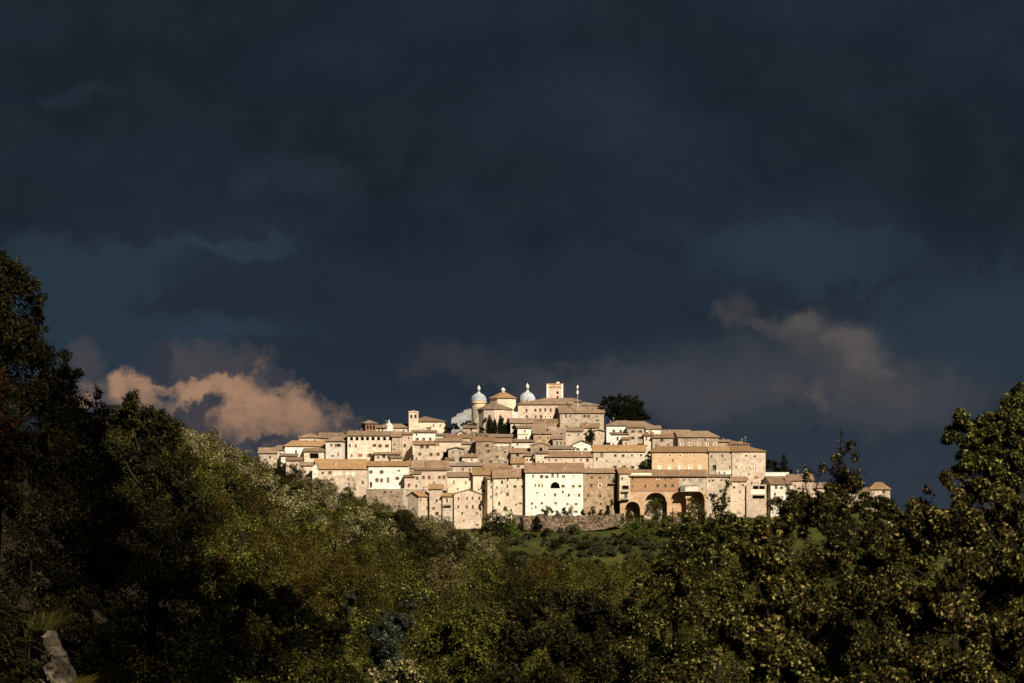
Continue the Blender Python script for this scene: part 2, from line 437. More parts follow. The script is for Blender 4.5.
# ------------------------------------------------------------------ houses
def facade(mb, x0, x1, z0, topf, ops, mat, y=0.0, breaks=()):
    """a wall in the plane y with real openings: (xa, xb, zb, topfunction, depth)"""
    xs = {round(x0, 3), round(x1, 3)} | {round(b, 3) for b in breaks if x0 < b < x1}
    for o in ops:
        n = 10 if o[5] else 1
        for i in range(n + 1): xs.add(round(o[0] + (o[1] - o[0]) * i / n, 3))
    xs = sorted(x for x in xs if x0 - 1e-3 <= x <= x1 + 1e-3)
    for a, b in zip(xs, xs[1:]):
        if b - a < 2e-3: continue
        mid = (a + b) / 2
        la = lb = z0
        for o in sorted((o for o in ops if o[0] < mid < o[1]), key=lambda o: o[2]):
            mb.poly([(a, y, la), (b, y, lb), (b, y, o[2]), (a, y, o[2])], mat)
            la, lb = o[3](a), o[3](b)
            d = o[4]
            mb.poly([(a, y, la), (b, y, lb), (b, y + d, lb), (a, y + d, la)], mat)
            mb.poly([(a, y, o[2]), (b, y, o[2]), (b, y + d, o[2]), (a, y + d, o[2])], mat)
        mb.poly([(a, y, la), (b, y, lb), (b, y, topf(b)), (a, y, topf(a))], mat)
    for o in ops:
        for x in (o[0], o[1]):
            zt = o[3](x)
            if zt - o[2] > 0.02:
                mb.poly([(x, y, o[2]), (x, y + o[4], o[2]), (x, y + o[4], zt), (x, y, zt)], mat)

def arch_top(xa, xb, zs, rise):
    c, r = (xa + xb) / 2, (xb - xa) / 2
    return lambda x: zs + rise * math.sqrt(max(0.0, 1 - ((x - c) / r) ** 2))

WIN = {}
def window_meshes(w, h, kind):
    """meshes of one window, origin at the bottom centre of its opening on the wall face"""
    w, h = round(w, 1), round(h, 1)
    key = (w, h, kind)
    if key in WIN: return WIN[key]
    mb = MB(); pb = MB(); d = 0.16; f = 0.09
    fr = 'surround' if kind in 'wba' else 'frame'
    mb.box(-w / 2 + .004, -w / 2 + f, d, d + .06, .004, h - .004, fr); mb.box(w / 2 - f, w / 2 - .004, d, d + .06, .004, h - .004, fr)
    mb.box(-w / 2 + f, w / 2 - f, d + .002, d + .058, h - f, h - .004, fr); mb.box(-w / 2 + f, w / 2 - f, d + .002, d + .058, .004, f, fr)
    mb.box(-.03, .03, d + .004, d + .054, f, h - f, fr)
    if kind == 'b': pb.box(-w / 2 + f, w / 2 - f, d + .07, d + .1, f, h - f, 'surround')
    elif kind in 'grp':
        pm = {'g': 'shutter_green', 'r': 'shutter_red', 'p': 'shutter_pale'}[kind]
        pb.box(-w / 2 + .01, -.02, .03, .08, .02, h - .02, pm); pb.box(.02, w / 2 - .01, .034, .084, .02, h - .02, pm)
    else: pb.box(-w / 2 + f, w / 2 - f, d + .07, d + .1, f, h - f, 'glass')
    mb.box(-w / 2 - .1, w / 2 + .1, -.1, .1, -.09, -.005, 'surround' if kind in 'wba' else 'shutter_pale')
    if kind in 'wb':
        for x0, x1 in ((-w / 2 - .22, -w / 2 - .004), (w / 2 + .004, w / 2 + .22)): mb.box(x0, x1, -.05, .05, 0, h + .2, 'surround')
        mb.box(-w / 2 - .003, w / 2 + .003, -.047, .047, h + .004, h + .2, 'surround')
    if kind == 's':
        for x0, x1 in ((-w - .02, -w / 2 - .02), (w / 2 + .02, w + .02)): mb.box(x0, x1, -.07, -.012, 0, h, 'shutter')
    pn = {'g': 'shutter', 'r': 'shutter', 'p': 'shutter', 'b': 'blind'}.get(kind, 'pane')
    WIN[key] = (mb.mesh('window'), pb.mesh(pn), pn)
    return WIN[key]

def roof_mesh(mb, x0, x1, d, ze, zr, hl, hr, mat, oh=0.55, kind='gable', th=0.22, front=0.0):
    """tiled roof: eaves at the front wall (y = 0), ridge over the middle; hl and hr pull the ridge ends in for hips"""
    y0, y1 = -oh, d + oh
    slope = (zr - ze) / (d / 2 if kind != 'shed' else d)
    zo = ze - oh * slope
    xa, xb = x0 - (oh if True else 0) * .8, x1 + oh * .8
    if kind == 'shed':
        zb = zr + oh * slope
        top = [(xa, y0, zo), (xb, y0, zo), (xb, y1, zb), (xa, y1, zb)]
        faces = [[0, 1, 2, 3]]
    else:
        yr = d / 2
        top = [(xa, y0, zo), (xb, y0, zo), (xb, y1, zo), (xa, y1, zo), (xa + hl, yr, zr), (xb - hr, yr, zr)]
        faces = [[0, 1, 5, 4], [2, 3, 4, 5], [1, 2, 5], [3, 0, 4]]
        if hl <= 0.01: faces = [q for q in faces if q != [3, 0, 4]]
        if hr <= 0.01: faces = [q for q in faces if q != [1, 2, 5]]
    for q in faces:
        mb.poly([top[i] for i in q], mat)
        mb.poly([(top[i][0], top[i][1], top[i][2] - th) for i in reversed(q)], mat)
    edges = [(0, 1), (2, 3)] + ([(1, 2), (3, 0)] if kind == 'shed' else ([(1, 2)] if hr > .01 else [(1, 5), (5, 2)]) + ([(3, 0)] if hl > .01 else [(3, 4), (4, 0)]))
    for a, b in edges:
        A, B = top[a], top[b]
        mb.poly([A, B, (B[0], B[1], B[2] - th), (A[0], A[1], A[2] - th)], mat)
    # ridge and hip tiles, a little proud
    if kind != 'shed':
        mb.tube([(xa + hl, d / 2, zr + .04), (xb - hr, d / 2, zr + .04)], [.13, .13], mat, 5)

def roof_gf(mb, x0, x1, d, ze, xr, zr, mat, oh=0.5, th=0.22):
    """gable end facing the viewer: ridge runs back from the apex at xr"""
    sl, sr = (zr - ze) / (xr - x0), (zr - ze) / (x1 - xr)
    A, B, R = (x0 - oh, ze - oh * sl), (x1 + oh, ze - oh * sr), (xr, zr)
    for P, Q in ((A, R), (R, B)):
        mb.poly([(P[0], -oh, P[1] + th), (Q[0], -oh, Q[1] + th), (Q[0], d + oh, Q[1] + th), (P[0], d + oh, P[1] + th)], mat)
        mb.poly([(P[0], -oh, P[1]), (P[0], d + oh, P[1]), (Q[0], d + oh, Q[1]), (Q[0], -oh, Q[1])], mat)
        mb.poly([(P[0], -oh, P[1]), (Q[0], -oh, Q[1]), (Q[0], -oh, Q[1] + th), (P[0], -oh, P[1] + th)], mat)
    for P in (A, B):
        mb.poly([(P[0], -oh, P[1]), (P[0], d + oh, P[1]), (P[0], d + oh, P[1] + th), (P[0], -oh, P[1] + th)], mat)

def r(xs, y, w=1.9, h=3.0, k='d'): return [(x, y, w, h, k) for x in xs]
HN = [0]
def H(label, x0, x1, ye, yb, yr, wall='beige', roof='roof_tan', wins=(), kind='gable', d=9.0, hl=0.0, hr=0.0, yaw=0.0,
      Y=None, apex=None, name='house', cat='house', down=7.0, chim=None, balc=(), oh=0.55, arches=(), group='houses of the hill town', doors=()):
    """x0..yb: the front wall's outline and yr the ridge row, measured in the photo; everything is built to real size at distance Y"""
    HN[0] += 1; i = HN[0]; q = random.Random(i)
    if Y is None: Y = town_y(yb) + q.uniform(-.25, .25)
    yw = math.radians(yaw + q.uniform(-1.2, 1.2))
    s = Y / F
    xc = (x0 + x1) / 2; zb = (HZ - yb) * s
    root = thing(name, label, cat, ((xc - 512) * s, Y, zb), yw, group)
    lx = lambda px: (px - xc) * s / math.cos(yw)
    lz = lambda py: (HZ - py) * s - zb
    a, b = lx(x0), lx(x1); ze = lz(ye) + (0 if kind == 'flat' else .3)
    wmax = (b - a) + oh * 1.6 - .8
    if hl + hr > wmax: hl, hr = hl * wmax / (hl + hr), hr * wmax / (hl + hr)
    ydr = d if kind == 'shed' else (0 if kind == 'gf' else d / 2)
    zr = (HZ - yr) * (Y + ydr) / F - zb - .22
    zr = max(zr, ze + .5)
    if kind == 'flat': zr = ze
    # openings
    ops = []; wl = []
    for (px, py, wpx, hpx, k) in wins:
        cx, cz = lx(px), lz(py)
        if k not in 'OA': w_, h_ = round(wpx * s * q.uniform(.88, 1.12), 1), round(hpx * s * q.uniform(.9, 1.1), 1); cz += q.uniform(-.12, .12); cx += q.uniform(-.1, .1)
        else: w_, h_ = wpx * s, hpx * s
        xa, xb, z0 = cx - w_ / 2, cx + w_ / 2, cz - h_ / 2
        if xa < a + .15 or xb > b - .15: continue
        if z0 + h_ > (ze if kind != 'gf' else zr) - .1: z0 = (ze if kind != 'gf' else zr) - .1 - h_
        if k == 'O': ops.append((xa, xb, z0, (lambda x, t=z0 + h_: t), 2.4, False))
        elif k == 'A': ops.append((xa, xb, z0, arch_top(xa, xb, z0 + h_ * .15, h_ * .85), min(max(3.0, 2.3 * h_), d - 1.2), True))
        else: ops.append((xa, xb, z0, (lambda x, t=z0 + h_: t), .3, False))
        wl.append((cx, z0, w_, h_, k))
    # small odd windows where the old walls have room for them
    if kind != 'flat' and len(wins) > 0 and b - a > 3:
        for t in range(int((b - a) * max(0, ze) / 13)):
            w_, h_ = q.choice([(.5, .5), (.6, .9), (.7, 1.1), (.7, 1.1), (.5, .7)]); cx = q.uniform(a + .8, b - .8); z0 = q.uniform(.6, max(.7, ze - 1.6))
            if z0 + h_ > ze - .3 or any(cx - w_ / 2 - .8 < o[1] and cx + w_ / 2 + .8 > o[0] and z0 - .7 < max(o[3](o[0]), o[3]((o[0] + o[1]) / 2)) and z0 + h_ + .7 > o[2] for o in ops): continue
            ops.append((cx - w_ / 2, cx + w_ / 2, z0, (lambda x, t=z0 + h_: t), .3, False)); wl.append((cx, z0, w_, h_, q.choice('ddsspg')))
    # wall
    mb = MB(); rb = lz(yb) - down
    rx = lx(apex) if apex is not None else (a + b) / 2
    if kind == 'gf':
        topf = lambda x: ze + (zr - ze) * ((x - a) / (rx - a) if x < rx else (b - x) / (b - rx))
        facade(mb, a, b, rb, topf, ops, wall, 0.0, (rx,))
        mb.poly([(b, d, rb), (a, d, rb), (a, d, ze), (rx, d, zr), (b, d, ze)], wall)
        for x in (a, b): mb.poly([(x, 0, rb), (x, d, rb), (x, d, ze), (x, 0, ze)], wall)
    else:
        facade(mb, a, b, rb, lambda x: ze, ops, wall)
        zk = zr if kind == 'shed' else ze
        mb.poly([(b, d, rb), (a, d, rb), (a, d, zk), (b, d, zk)], wall)
        for x, h_ in ((a, hl), (b, hr)):
            if kind == 'shed': mb.poly([(x, 0, rb), (x, d, rb), (x, d, zr), (x, 0, ze)], wall)
            elif kind == 'flat' or h_ > .01: mb.poly([(x, 0, rb), (x, d, rb), (x, d, ze), (x, 0, ze)], wall)
            else: mb.poly([(x, 0, rb), (x, d, rb), (x, d, ze), (x, d / 2, zr - .05), (x, 0, ze)], wall)
    # dark sheets stand in for the shade behind open loggias and arches
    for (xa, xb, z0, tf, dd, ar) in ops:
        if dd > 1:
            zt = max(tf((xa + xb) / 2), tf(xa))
            mb.box(xa - .3, xb + .3, dd + .01, dd + .15, z0 - .3, zt + .2, 'opening_shade' if dd > 2.9 else wall)
            if dd < 2.9: mb.box(xa + .15, xb - .15, dd - .12, dd - .02, z0, zt - .25, 'opening_shade')
    if kind == 'flat':
        mb.poly([(a, 0, ze - .5), (b, 0, ze - .5), (b, d, ze - .5), (a, d, ze - .5)], 'roof_grey')
        mb.box(a - .06, b + .06, -.06, .3, ze + .003, ze + .12, 'surround')
    mb.build('wall', root)
    # roof
    ro = None
    if kind != 'flat':
        m2 = MB()
        if kind == 'gf': roof_gf(m2, a, b, d, ze + .03, rx, zr + .03, roof, oh)
        else: roof_mesh(m2, a, b, d, ze + .24, zr + .24, hl, hr, roof, oh, kind)
        ro = m2.build('roof', root)
    # windows
    for (cx, z0, w_, h_, k) in wl:
        if k in 'OA': continue
        me, pm, pn = window_meshes(w_, h_, k)
        wo = link('window', me, root, (cx, 0, z0))
        if w_ * h_ > 0.5: link(pn, pm, wo)
    for (px, py, wpx, hpx, mat) in doors:
        m3 = MB(); cx, cz = lx(px), lz(py); w_, h_ = wpx * s, hpx * s
        m3.box(cx - w_ / 2, cx + w_ / 2, -.06, .02, cz - h_ / 2, cz + h_ / 2, mat)
        m3.box(cx - w_ / 2 - .12, cx + w_ / 2 + .12, -.09, .015, cz + h_ / 2 + .003, cz + h_ / 2 + .15, 'surround')
        m3.build('door', root)
    for (px, py, wpx) in balc:
        m3 = MB(); cx, cz, w_ = lx(px), lz(py), wpx * s
        m3.box(cx - w_ / 2, cx + w_ / 2, -1.1, -.01, cz - .16, cz, 'beige')
        n_ = max(3, int(w_ / .18))
        for t in range(n_ + 1):
            x = cx - w_ / 2 + .03 + (w_ - .06) * t / n_
            m3.box(x - .018, x + .018, -1.08, -1.04, cz + .003, cz + .95, 'iron')
        m3.box(cx - w_ / 2, cx + w_ / 2, -1.09, -1.03, cz + .953, cz + 1.02, 'iron')
        m3.build('balcony', root)
    # chimneys
    nch = chim if chim is not None else (0 if kind == 'flat' or (b - a) < 3 else q.choice([0, 0, 1, 1]) + (1 if b - a > 16 else 0))
    for t in range(nch if ro else 0):
        m3 = MB(); cw = q.uniform(.2, .32)
        fx = q.uniform(.18, .82); yy = q.uniform(.3, .8) * (d / 2 if kind != 'gf' else d)
        x = a + (b - a) * fx
        if kind == 'gf': z = topf(x)
        elif kind == 'shed': z = ze + (zr - ze) * yy / d
        else: z = ze + (zr - ze) * min(1, yy / (d / 2))
        if kind == 'gable' and hl + hr > .1: z -= .4
        hgt = q.uniform(.6, 1.1)
        m3.box(x - cw, x + cw, yy - cw, yy + cw, z - .3, z + hgt, q.choice(['pink', 'beige', 'stone', 'brick']))
        m3.box(x - cw - .08, x + cw + .08, yy - cw - .08, yy + cw + .08, z + hgt + .003, z + hgt + .1, 'roof_red')
        m3.box(x - cw * .6, x + cw * .6, yy - cw * .6, yy + cw * .6, z + hgt + .103, z + hgt + .35, 'dark_brick')
        m3.build('chimney', ro)
        if q.random() < .45:
            m3 = MB(); ax = x + q.choice([-1, 1]) * q.uniform(.8, 1.6); hh = z + q.uniform(1.6, 2.8)
            m3.tube([(ax, yy, z - .3), (ax, yy, hh)], [.045, .035], 'steel', 5)
            for e in (0, .22, .44): m3.box(ax - .45 + e * .4, ax + .45 - e * .4, yy - .02, yy + .02, hh - e - .04, hh - e, 'steel')
            m3.build('antenna', ro)
    return root
# ------------------------------------------------------------------ the hill town, from its left end to its right, row by row
# --- left end
H('low house with tan roof, last on the left end of the town', 259, 277, 453.5, 461, 448, 'beige', 'roof_tan', r([270], 457), d=8)
H('small house with grey-brown roof against the left end of the long orange-roofed house', 272, 285, 450.5, 459, 445.5, 'cream', 'roof_tan', r([280], 454, 1.5, 2), d=7, hl=2)
H('low white shed with pale grey roof at the wood edge on the town left side', 281, 297, 456.5, 463, 454, 'white', 'roof_grey', r([290], 459, 2, 2), d=6)
H('small red-roofed house half hidden by the wood below the white shed', 286, 301, 461, 472, 457.5, 'pink', 'roof_red', r([291, 297], 465, 1.6, 2.4), d=6)
H('narrow pale house beside the bright gable end of the long ochre-roofed house', 300, 313, 466, 482, 462.5, 'cream', 'roof_tan', r([305, 310], 472, 1.5, 2.6), d=5)
H('white house under a long orange roof near the left end of the town', 285, 327, 446.5, 458.5, 441, 'white', 'roof_orange', r([296], 451.5, 2, 3.4), d=8, hl=3, yaw=6)
H('house with a dark open porch under a tan lean-to roof', 304, 324, 452, 459, 447.5, 'cream', 'roof_tan', [(314, 455.8, 9, 5.4, 'O')], kind='shed', d=4, Y=1046)
H('hip-roofed house standing behind the long orange roof at the left', 299, 321, 438, 448, 433.5, 'cream', 'roof_tan', r([306, 315], 440.5, 1.5, 2), d=9, hl=5, hr=5)
H('long low house with flat tan roof behind the cream corner house', 319, 347, 438.5, 448, 433, 'beige', 'roof_tan', r([325], 443, 1.6, 2), d=9, hr=2)
H('cream corner house with hipped roof beside the palace with the loggia', 325.5, 342, 441.5, 460, 436, 'white', 'roof_tan', r([331], 445, 3, 3, 'w') + r([338], 445, 3, 3, 's') + r([338], 454.5, 1.8, 3.4, 'r'), d=8, hl=4, hr=4, yaw=-12, Y=1046)
H('cream palace with a row of dark loggia openings under its eaves', 347.5, 401, 436.2, 461, 431.5, 'cream', 'roof_tan',
  r([351.5, 357, 362.3, 367.5, 373, 378.5, 384.5, 390.5], 438.7, 3.1, 3.4, 'O') + r([349.5], 445.7, 2.2, 3.4, 'w') + r([355.7], 446, 1.8, 3) + r([362.3], 445.6, 1.9, 3, 'b')
  + r([374.2, 380.2, 387, 394.2], 445.6, 1.9, 3, 's') + r([351.5], 455.5, 2, 2.6, 'r') + r([360], 455.5, 4.4, 3, 'r') + r([370], 455.2, 2.4, 3.4, 's'),
  d=12, name='palace', cat='palace', hr=3)
H('low lean-to with brown roof and small windows against the loggia palace', 374.5, 400, 455, 461.5, 452.3, 'cream', 'roof_red', r([378.5, 388.2, 396], 457, 2, 2) + r([384, ], 456.8, 3, 3), kind='shed', d=3.2, Y=1043, chim=0)
H('small roof and wall beside the brick lookout tower at its left', 349, 361, 433.5, 440, 431, 'dark_brick', 'roof_grey', (), d=7, chim=0)
H('house with dark upper windows between the brick lookout tower and the belfry church', 376, 386, 428.6, 440, 425.3, 'cream', 'roof_red', r([379, 382.5], 430, 1.6, 1.6), d=8, Y=1066)
H('cream chapel wall with a small pointed pinnacle left of the belfry', 384, 409.5, 428.3, 442, 424.3, 'cream', 'roof_tan', r([391.8], 431.8, 1.8, 2) + r([403], 431, 1.6, 2), d=8, Y=1071, chim=0, name='chapel', cat='chapel')
H('beige stone house with brown roof right of the loggia palace', 392, 400.5, 437, 462, 431.8, 'beige', 'roof_tan', r([394.6], 444.3, 1.7, 1.8) + r([394.6], 449.2, 1.3, 1.6), d=8, Y=1046.5, chim=1)
H('pinkish house at the back of the shaded lane with hanging laundry', 402, 412.5, 435, 461, 433, 'pink', 'roof_red', r([404.5], 445.5, 2, 3) + r([409], 438, 1.6, 1.6), d=6, Y=1054)
H('cream church with a hipped tan roof and a bare wall below the belfry', 410.5, 444.5, 422, 446, 416.8, 'cream', 'roof_tan', r([433.6, 440.3], 425.3, 1.2, 2.4), d=13, hl=5, hr=7, Y=1072, name='church', cat='church', chim=0)
H('white house with a row of small windows in front of the belfry church', 412.5, 435.5, 433, 446, 430.5, 'white', 'roof_tan', r([416.5], 434.6, 1.6, 1.6, 'r') + r([417.3, 424, 430.3], 438.8, 1.5, 2.6, 's'), d=7, Y=1058)
H('beige house with four windows and a red-brown roof below the white windowed house', 413.5, 436, 445, 463, 441, 'beige', 'roof_red', r([422], 446.8, 1.9, 3.4, 's') + r([427.3], 447.4, 1.5, 2.6, 's') + r([420, 431.2], 454.4, 1.7, 2.8, 's'), d=7, Y=1046)
H('cream house with a round red window under a red-brown roof', 436, 461, 442, 462, 438.5, 'cream', 'roof_red', r([438.3], 444.6, 2.4, 2.8, 'r') + r([438, 435.5], 454.2, 1.6, 2.8, 's') + [(445.5, 456, 5, 8, 'O')], d=8, Y=1048)
H('low white house with a rounded grey roof in front of the belfry church wing', 436, 446.5, 436.3, 444, 434.2, 'white', 'roof_grey', r([438.5, 442.5], 438.2, 1.5, 1.6, 'b'), d=5, Y=1060)
H('long low house with wide red-brown roof below the round tree at the castle wall', 446, 470, 438.5, 446, 434, 'pink', 'roof_red', r([452, 462], 441, 1.5, 1.8), d=8, Y=1057)
H('grey-beige gabled house with four small windows facing out', 448.3, 464, 450, 465, 446.8, 'grey', 'roof_grey', r([453, 460.5], 453, 1.4, 2.4) + r([453, 461], 459.5, 1.6, 3.2, 's'), kind='gf', d=7, Y=1041, chim=0)
H('stone house with dark eaves left of the tall stone tower house', 460.5, 476, 444.6, 460, 441, 'beige', 'roof_grey', r([464, 467.5], 451.8, 1.4, 1.8) + r([473], 446.5, 1.6, 2), d=7, Y=1051)
H('low cream annex with brown roof at the foot of the stone tower house', 462, 477, 457.6, 466, 454, 'cream', 'roof_red', r([463.7], 461.8, 1.6, 1.8) + r([471.6], 459.5, 1.5, 1.6), d=5, Y=1040, chim=1)
H('tall rough stone tower house with an orange roof below the cypresses', 476, 494, 442, 468, 437.5, 'stone', 'roof_orange', r([487.3], 445.4, 1.8, 3, 's') + r([479.5], 453.4, 1, 3) + r([481.8, 490.3], 461.5, 1.6, 3.2, 's'), d=8, Y=1045, oh=.35)
H('house with a pale garage front and pillared roof terrace', 494, 511, 442.8, 468, 438.5, 'stone', 'roof_red', r([499.8, 505.8], 444.6, 4.6, 2.2, 'b'), d=8, Y=1046, doors=[(499.2, 461.8, 2, 5, 'shutter_green'), (505.6, 462.6, 2.4, 4, 'iron'), (502.5, 461, 3.6, 4.4, 'bluewhite')])
H('low roof terrace house with white openings behind the pillared terrace', 490, 512, 437.6, 446, 434.6, 'grey', 'roof_grey', r([495, 499, 503.5, 508], 439.2, 2.6, 2, 'b'), d=7, Y=1057)
H('white house with one dark window under a tan roof', 510.5, 534, 442.6, 455, 439.5, 'white', 'roof_tan', r([517.6], 444.4, 1.8, 2) + r([531], 446, 1.8, 2, 'r'), d=6, Y=1056)
H('grey stone house with two square windows and a brown roof', 511, 531, 453.3, 464, 448.5, 'grey', 'roof_red', r([517.6, 526], 455.5, 3, 2.6), d=7, Y=1044)
H('small house with bright orange roof above the big white building', 511.5, 524, 463.6, 476, 458.3, 'beige', 'roof_orange', r([518.4], 466.5, 1.8, 2, 's'), d=5, Y=1027)
H('gabled stone chapel with an arched bell opening', 530.5, 548, 446, 466, 442.6, 'stone', 'roof_grey', [(541, 449.6, 3.6, 4.4, 'A')], kind='gf', d=6, Y=1043, apex=540, chim=0, oh=.25)
H('cream house with tiny windows beside the dark gateway', 535.5, 548, 454, 467, 452, 'cream', 'roof_tan', r([538.3, 543], 462, 1.4, 1.6) + r([541, ], 456.6, 4, 2, 'b'), d=4, Y=1036)
# --- upper right of the cypresses
H('small pinkish ruin with dark openings under the stepped castle walls', 463.5, 476.5, 428.6, 440, 426, 'pink', 'roof_tan', r([471.3], 430.3, 1.8, 2.4) + r([472.5], 435.4, 4, 3) + r([466], 432, 1.3, 2), d=6, Y=1063.5, chim=0)
H('tiny white gabled shed left of the pinkish ruin', 457.5, 464.5, 433.6, 440, 430.6, 'white', 'roof_grey', (), kind='gf', d=4, Y=1061, chim=0)
H('narrow ochre house squeezed between the stone chapel and the broad brown-roofed house', 540.5, 549, 446.5, 460, 444, 'tan', 'roof_orange', r([546.5], 449, 1.4, 2), d=5, Y=1049)
H('small stone lean-to below the ruined stone front', 553, 563, 439.5, 449, 436.5, 'grey', 'roof_tan', r([557, 561], 443, 1.5, 3.4), kind='shed', d=3.5, Y=1052.5, chim=0)
H('small cream house with a dark arch over the stone house roofs', 524.5, 533, 456.5, 468, 454, 'cream', 'roof_tan', r([527, 530.5], 460, 1.5, 2.4), d=5, Y=1038.5)
H('low pink house with a dark shed opening beside the orange-roofed small house', 499, 511, 468.5, 478, 466.5, 'pink', 'roof_red', [(505, 471.5, 4, 2.4, 'O')], d=4, Y=1021, chim=0)
H('little tan-roofed tower house rising among the curved row', 446, 452.5, 460.5, 475, 457.8, 'beige', 'roof_tan', r([449], 463.2, 1.4, 2), d=5, Y=1036)
H('small house with a skewed roof above the white shuttered house', 391, 402, 458.8, 468, 456.5, 'cream', 'roof_tan', r([394, 398.5], 461, 1.3, 1.8), d=5, yaw=12, Y=1035)
H('small brown-roofed annex at the right foot of the pale chapel pediment', 590, 598, 447.6, 456, 445.4, 'pink', 'roof_red', r([593.5], 450, 1.3, 2), d=5, Y=1049)
H('narrow house with a red roof between the terrace house and the beige tower house', 622.5, 629.5, 440, 452, 437.5, 'pink', 'roof_red', r([626], 443.4, 1.4, 2.4), d=4, Y=1052.5, chim=0)
H('low house with tan roof tight below the right side of the apse', 510.5, 533, 423.4, 436, 418.6, 'cream', 'roof_tan', r([515, 521, 527], 425.2, 1.3, 1.8), d=7, Y=1066)
H('house with weathered tan roof below the long palace', 524, 556, 431, 440, 424, 'beige', 'roof_tan', r([530, 538, 546], 433.5, 1.6, 2), d=9, Y=1062)
H('wide rooftop band house under the long palace windows', 531, 557, 424.5, 434, 419.3, 'beige', 'roof_red', (), d=7, Y=1071)
H('small white house with red-brown lean-to roof right of the cypresses', 517.5, 531, 428.6, 446, 426, 'white', 'roof_tan', r([524.6], 431, 1.4, 2), d=6, Y=1059, doors=[(523, 434.4, 11, .8, 'roof_red')])
H('tan house with a dark doorway below the weathered tan roof', 533.5, 551, 434.2, 448, 429.8, 'tan', 'roof_tan', [(533.6, 440, 2, 5, 'O')] + r([540, 548], 438, 1.4, 2), d=7, Y=1057)
H('ruined stone house front with two dark windows', 548, 566, 428, 450, 426, 'stone', 'roof_grey', r([556, ], 438.5, 2.2, 2.6) + r([565.3, 565.3], 441.6, 1.8, 3.8) + r([561], 434, 1.6, 2), d=7, Y=1058, kind='flat')
H('house with a plain tan roof in front of the large gabled house', 563, 583, 431.6, 443, 427, 'beige', 'roof_tan', r([578.6], 434.4, 1.5, 2), d=7, Y=1063)
H('house with red tiles and a pale chimney left of the dark alley', 582, 599, 428, 440, 423.3, 'pink', 'roof_red', r([588, 594], 430.5, 1.4, 2), d=7, Y=1066, chim=2)
H('blank beige gabled house next to the round tree on the upper slope', 593, 604.5, 432, 446, 430, 'beige', 'roof_grey', (), kind='gf', d=8, Y=1060, chim=0)
H('pale gabled house with two wide dark windows and white pediment', 573, 591, 445, 453, 440, 'white', 'roof_grey', r([577.5, 585.5], 449.2, 4, 1.8), kind='gf', d=6, Y=1048, chim=0)
H('house with cream dormer front and grey roof left of the white pediment house', 546, 575, 449.5, 458, 446, 'pink', 'roof_grey', r([553, 559], 452.5, 2, 3, 'r') + r([566], 452.3, 4, 3, 'b'), d=7, Y=1046)
H('broad house with dark brown roof above the orange-tiled white building', 546, 593, 457.4, 472, 451.6, 'pink', 'roof_red', r([549, 556], 460, 1.4, 2) + r([587.5], 460.5, 1.6, 3, 's') + r([588.6], 468, 2, 2.8, 'r') + r([566], 463, 1.6, 2.4) + r([574, 581], 460, 1.3, 2), d=9, Y=1036)
H('long pale cream house with two rows of windows and a tall blue door-window', 593.5, 645, 452, 472, 445.3, 'cream', 'roof_orange', r([601.5], 454.8, 3, 5.2, 'g') + r([615, 623], 455.6, 1.5, 2.4, 's') + r([631.6, 640.8], 455.6, 2.4, 2.8, 'w') + r([615, 623.8, 632.2, 642.4], 467.2, 1.9, 3.2, 's')
  + r([607, 619], 461, 1.2, 1.8), d=10, Y=1038)
# --- around the cedar
H('white house with twin windows and a terrace under the cedar', 606.5, 627, 426, 440, 421, 'white', 'roof_tan', r([614, 620.5], 431.3, 1.5, 3, 's'), d=9, hl=4, Y=1064)
H('white lower house with four dark windows below the cedar terrace', 610.5, 628, 435, 452, 433.5, 'white', 'roof_red', r([617.3, 622.7], 438.2, 1.7, 3.4) + r([613, 621], 444.5, 1.7, 2.2), kind='shed', d=3, Y=1056, chim=0)
H('beige tower house with four square shuttered windows', 628, 644, 428.2, 452, 425.5, 'beige', 'roof_red', r([633, 640], 431.7, 2, 2.5, 's') + r([632.8, 640], 438, 2, 2.8, 's') + [(640, 445, 6, 3, 'O')], d=8, Y=1056)
H('wide house with tan roof behind the four-window tower house', 627, 655, 427.5, 442, 421.4, 'cream', 'roof_tan', (), d=10, hr=4, Y=1068)
H('white house end on the skyline right of the four-window tower house', 646, 660.5, 429.5, 444, 426, 'white', 'roof_tan', r([651], 431, 1.4, 2), d=8, Y=1062)
H('small brown-roofed house in front of the white skyline house', 644, 653, 436, 450, 432.3, 'cream', 'roof_red', r([646.5], 438.5, 1.4, 3), d=6, Y=1055)
H('beige house with a brown roof and one shuttered window left of the long stone house', 652.5, 673, 438.3, 452, 434.6, 'beige', 'roof_red', r([662, ], 440.4, 2, 3.2, 's') + r([668], 445, 1.4, 1.8), d=8, Y=1054)
H('house with tan roof on the skyline behind the beige brown-roofed house', 660, 690, 434.5, 446, 430.2, 'beige', 'roof_tan', (), d=9, Y=1068)
H('long bare stone house with small white-framed windows on the skyline', 678, 718.5, 437.6, 452, 431.4, 'stone', 'roof_tan', r([682, 690.3, 698.7, 707.4, 715], 444.6, 1.9, 2.6, 'w'), d=11, Y=1057, yaw=7, hr=3)
H('low bare stone annex right of the long stone house on the skyline', 718.5, 730, 442.5, 454, 440.5, 'stone', 'roof_tan', (), d=7, Y=1060)
H('squat house with a hipped pinkish roof behind the right end of the orange palace', 729, 749.5, 445, 455, 441, 'pink', 'roof_red', (), d=9, hl=2, hr=6, Y=1060, chim=2)
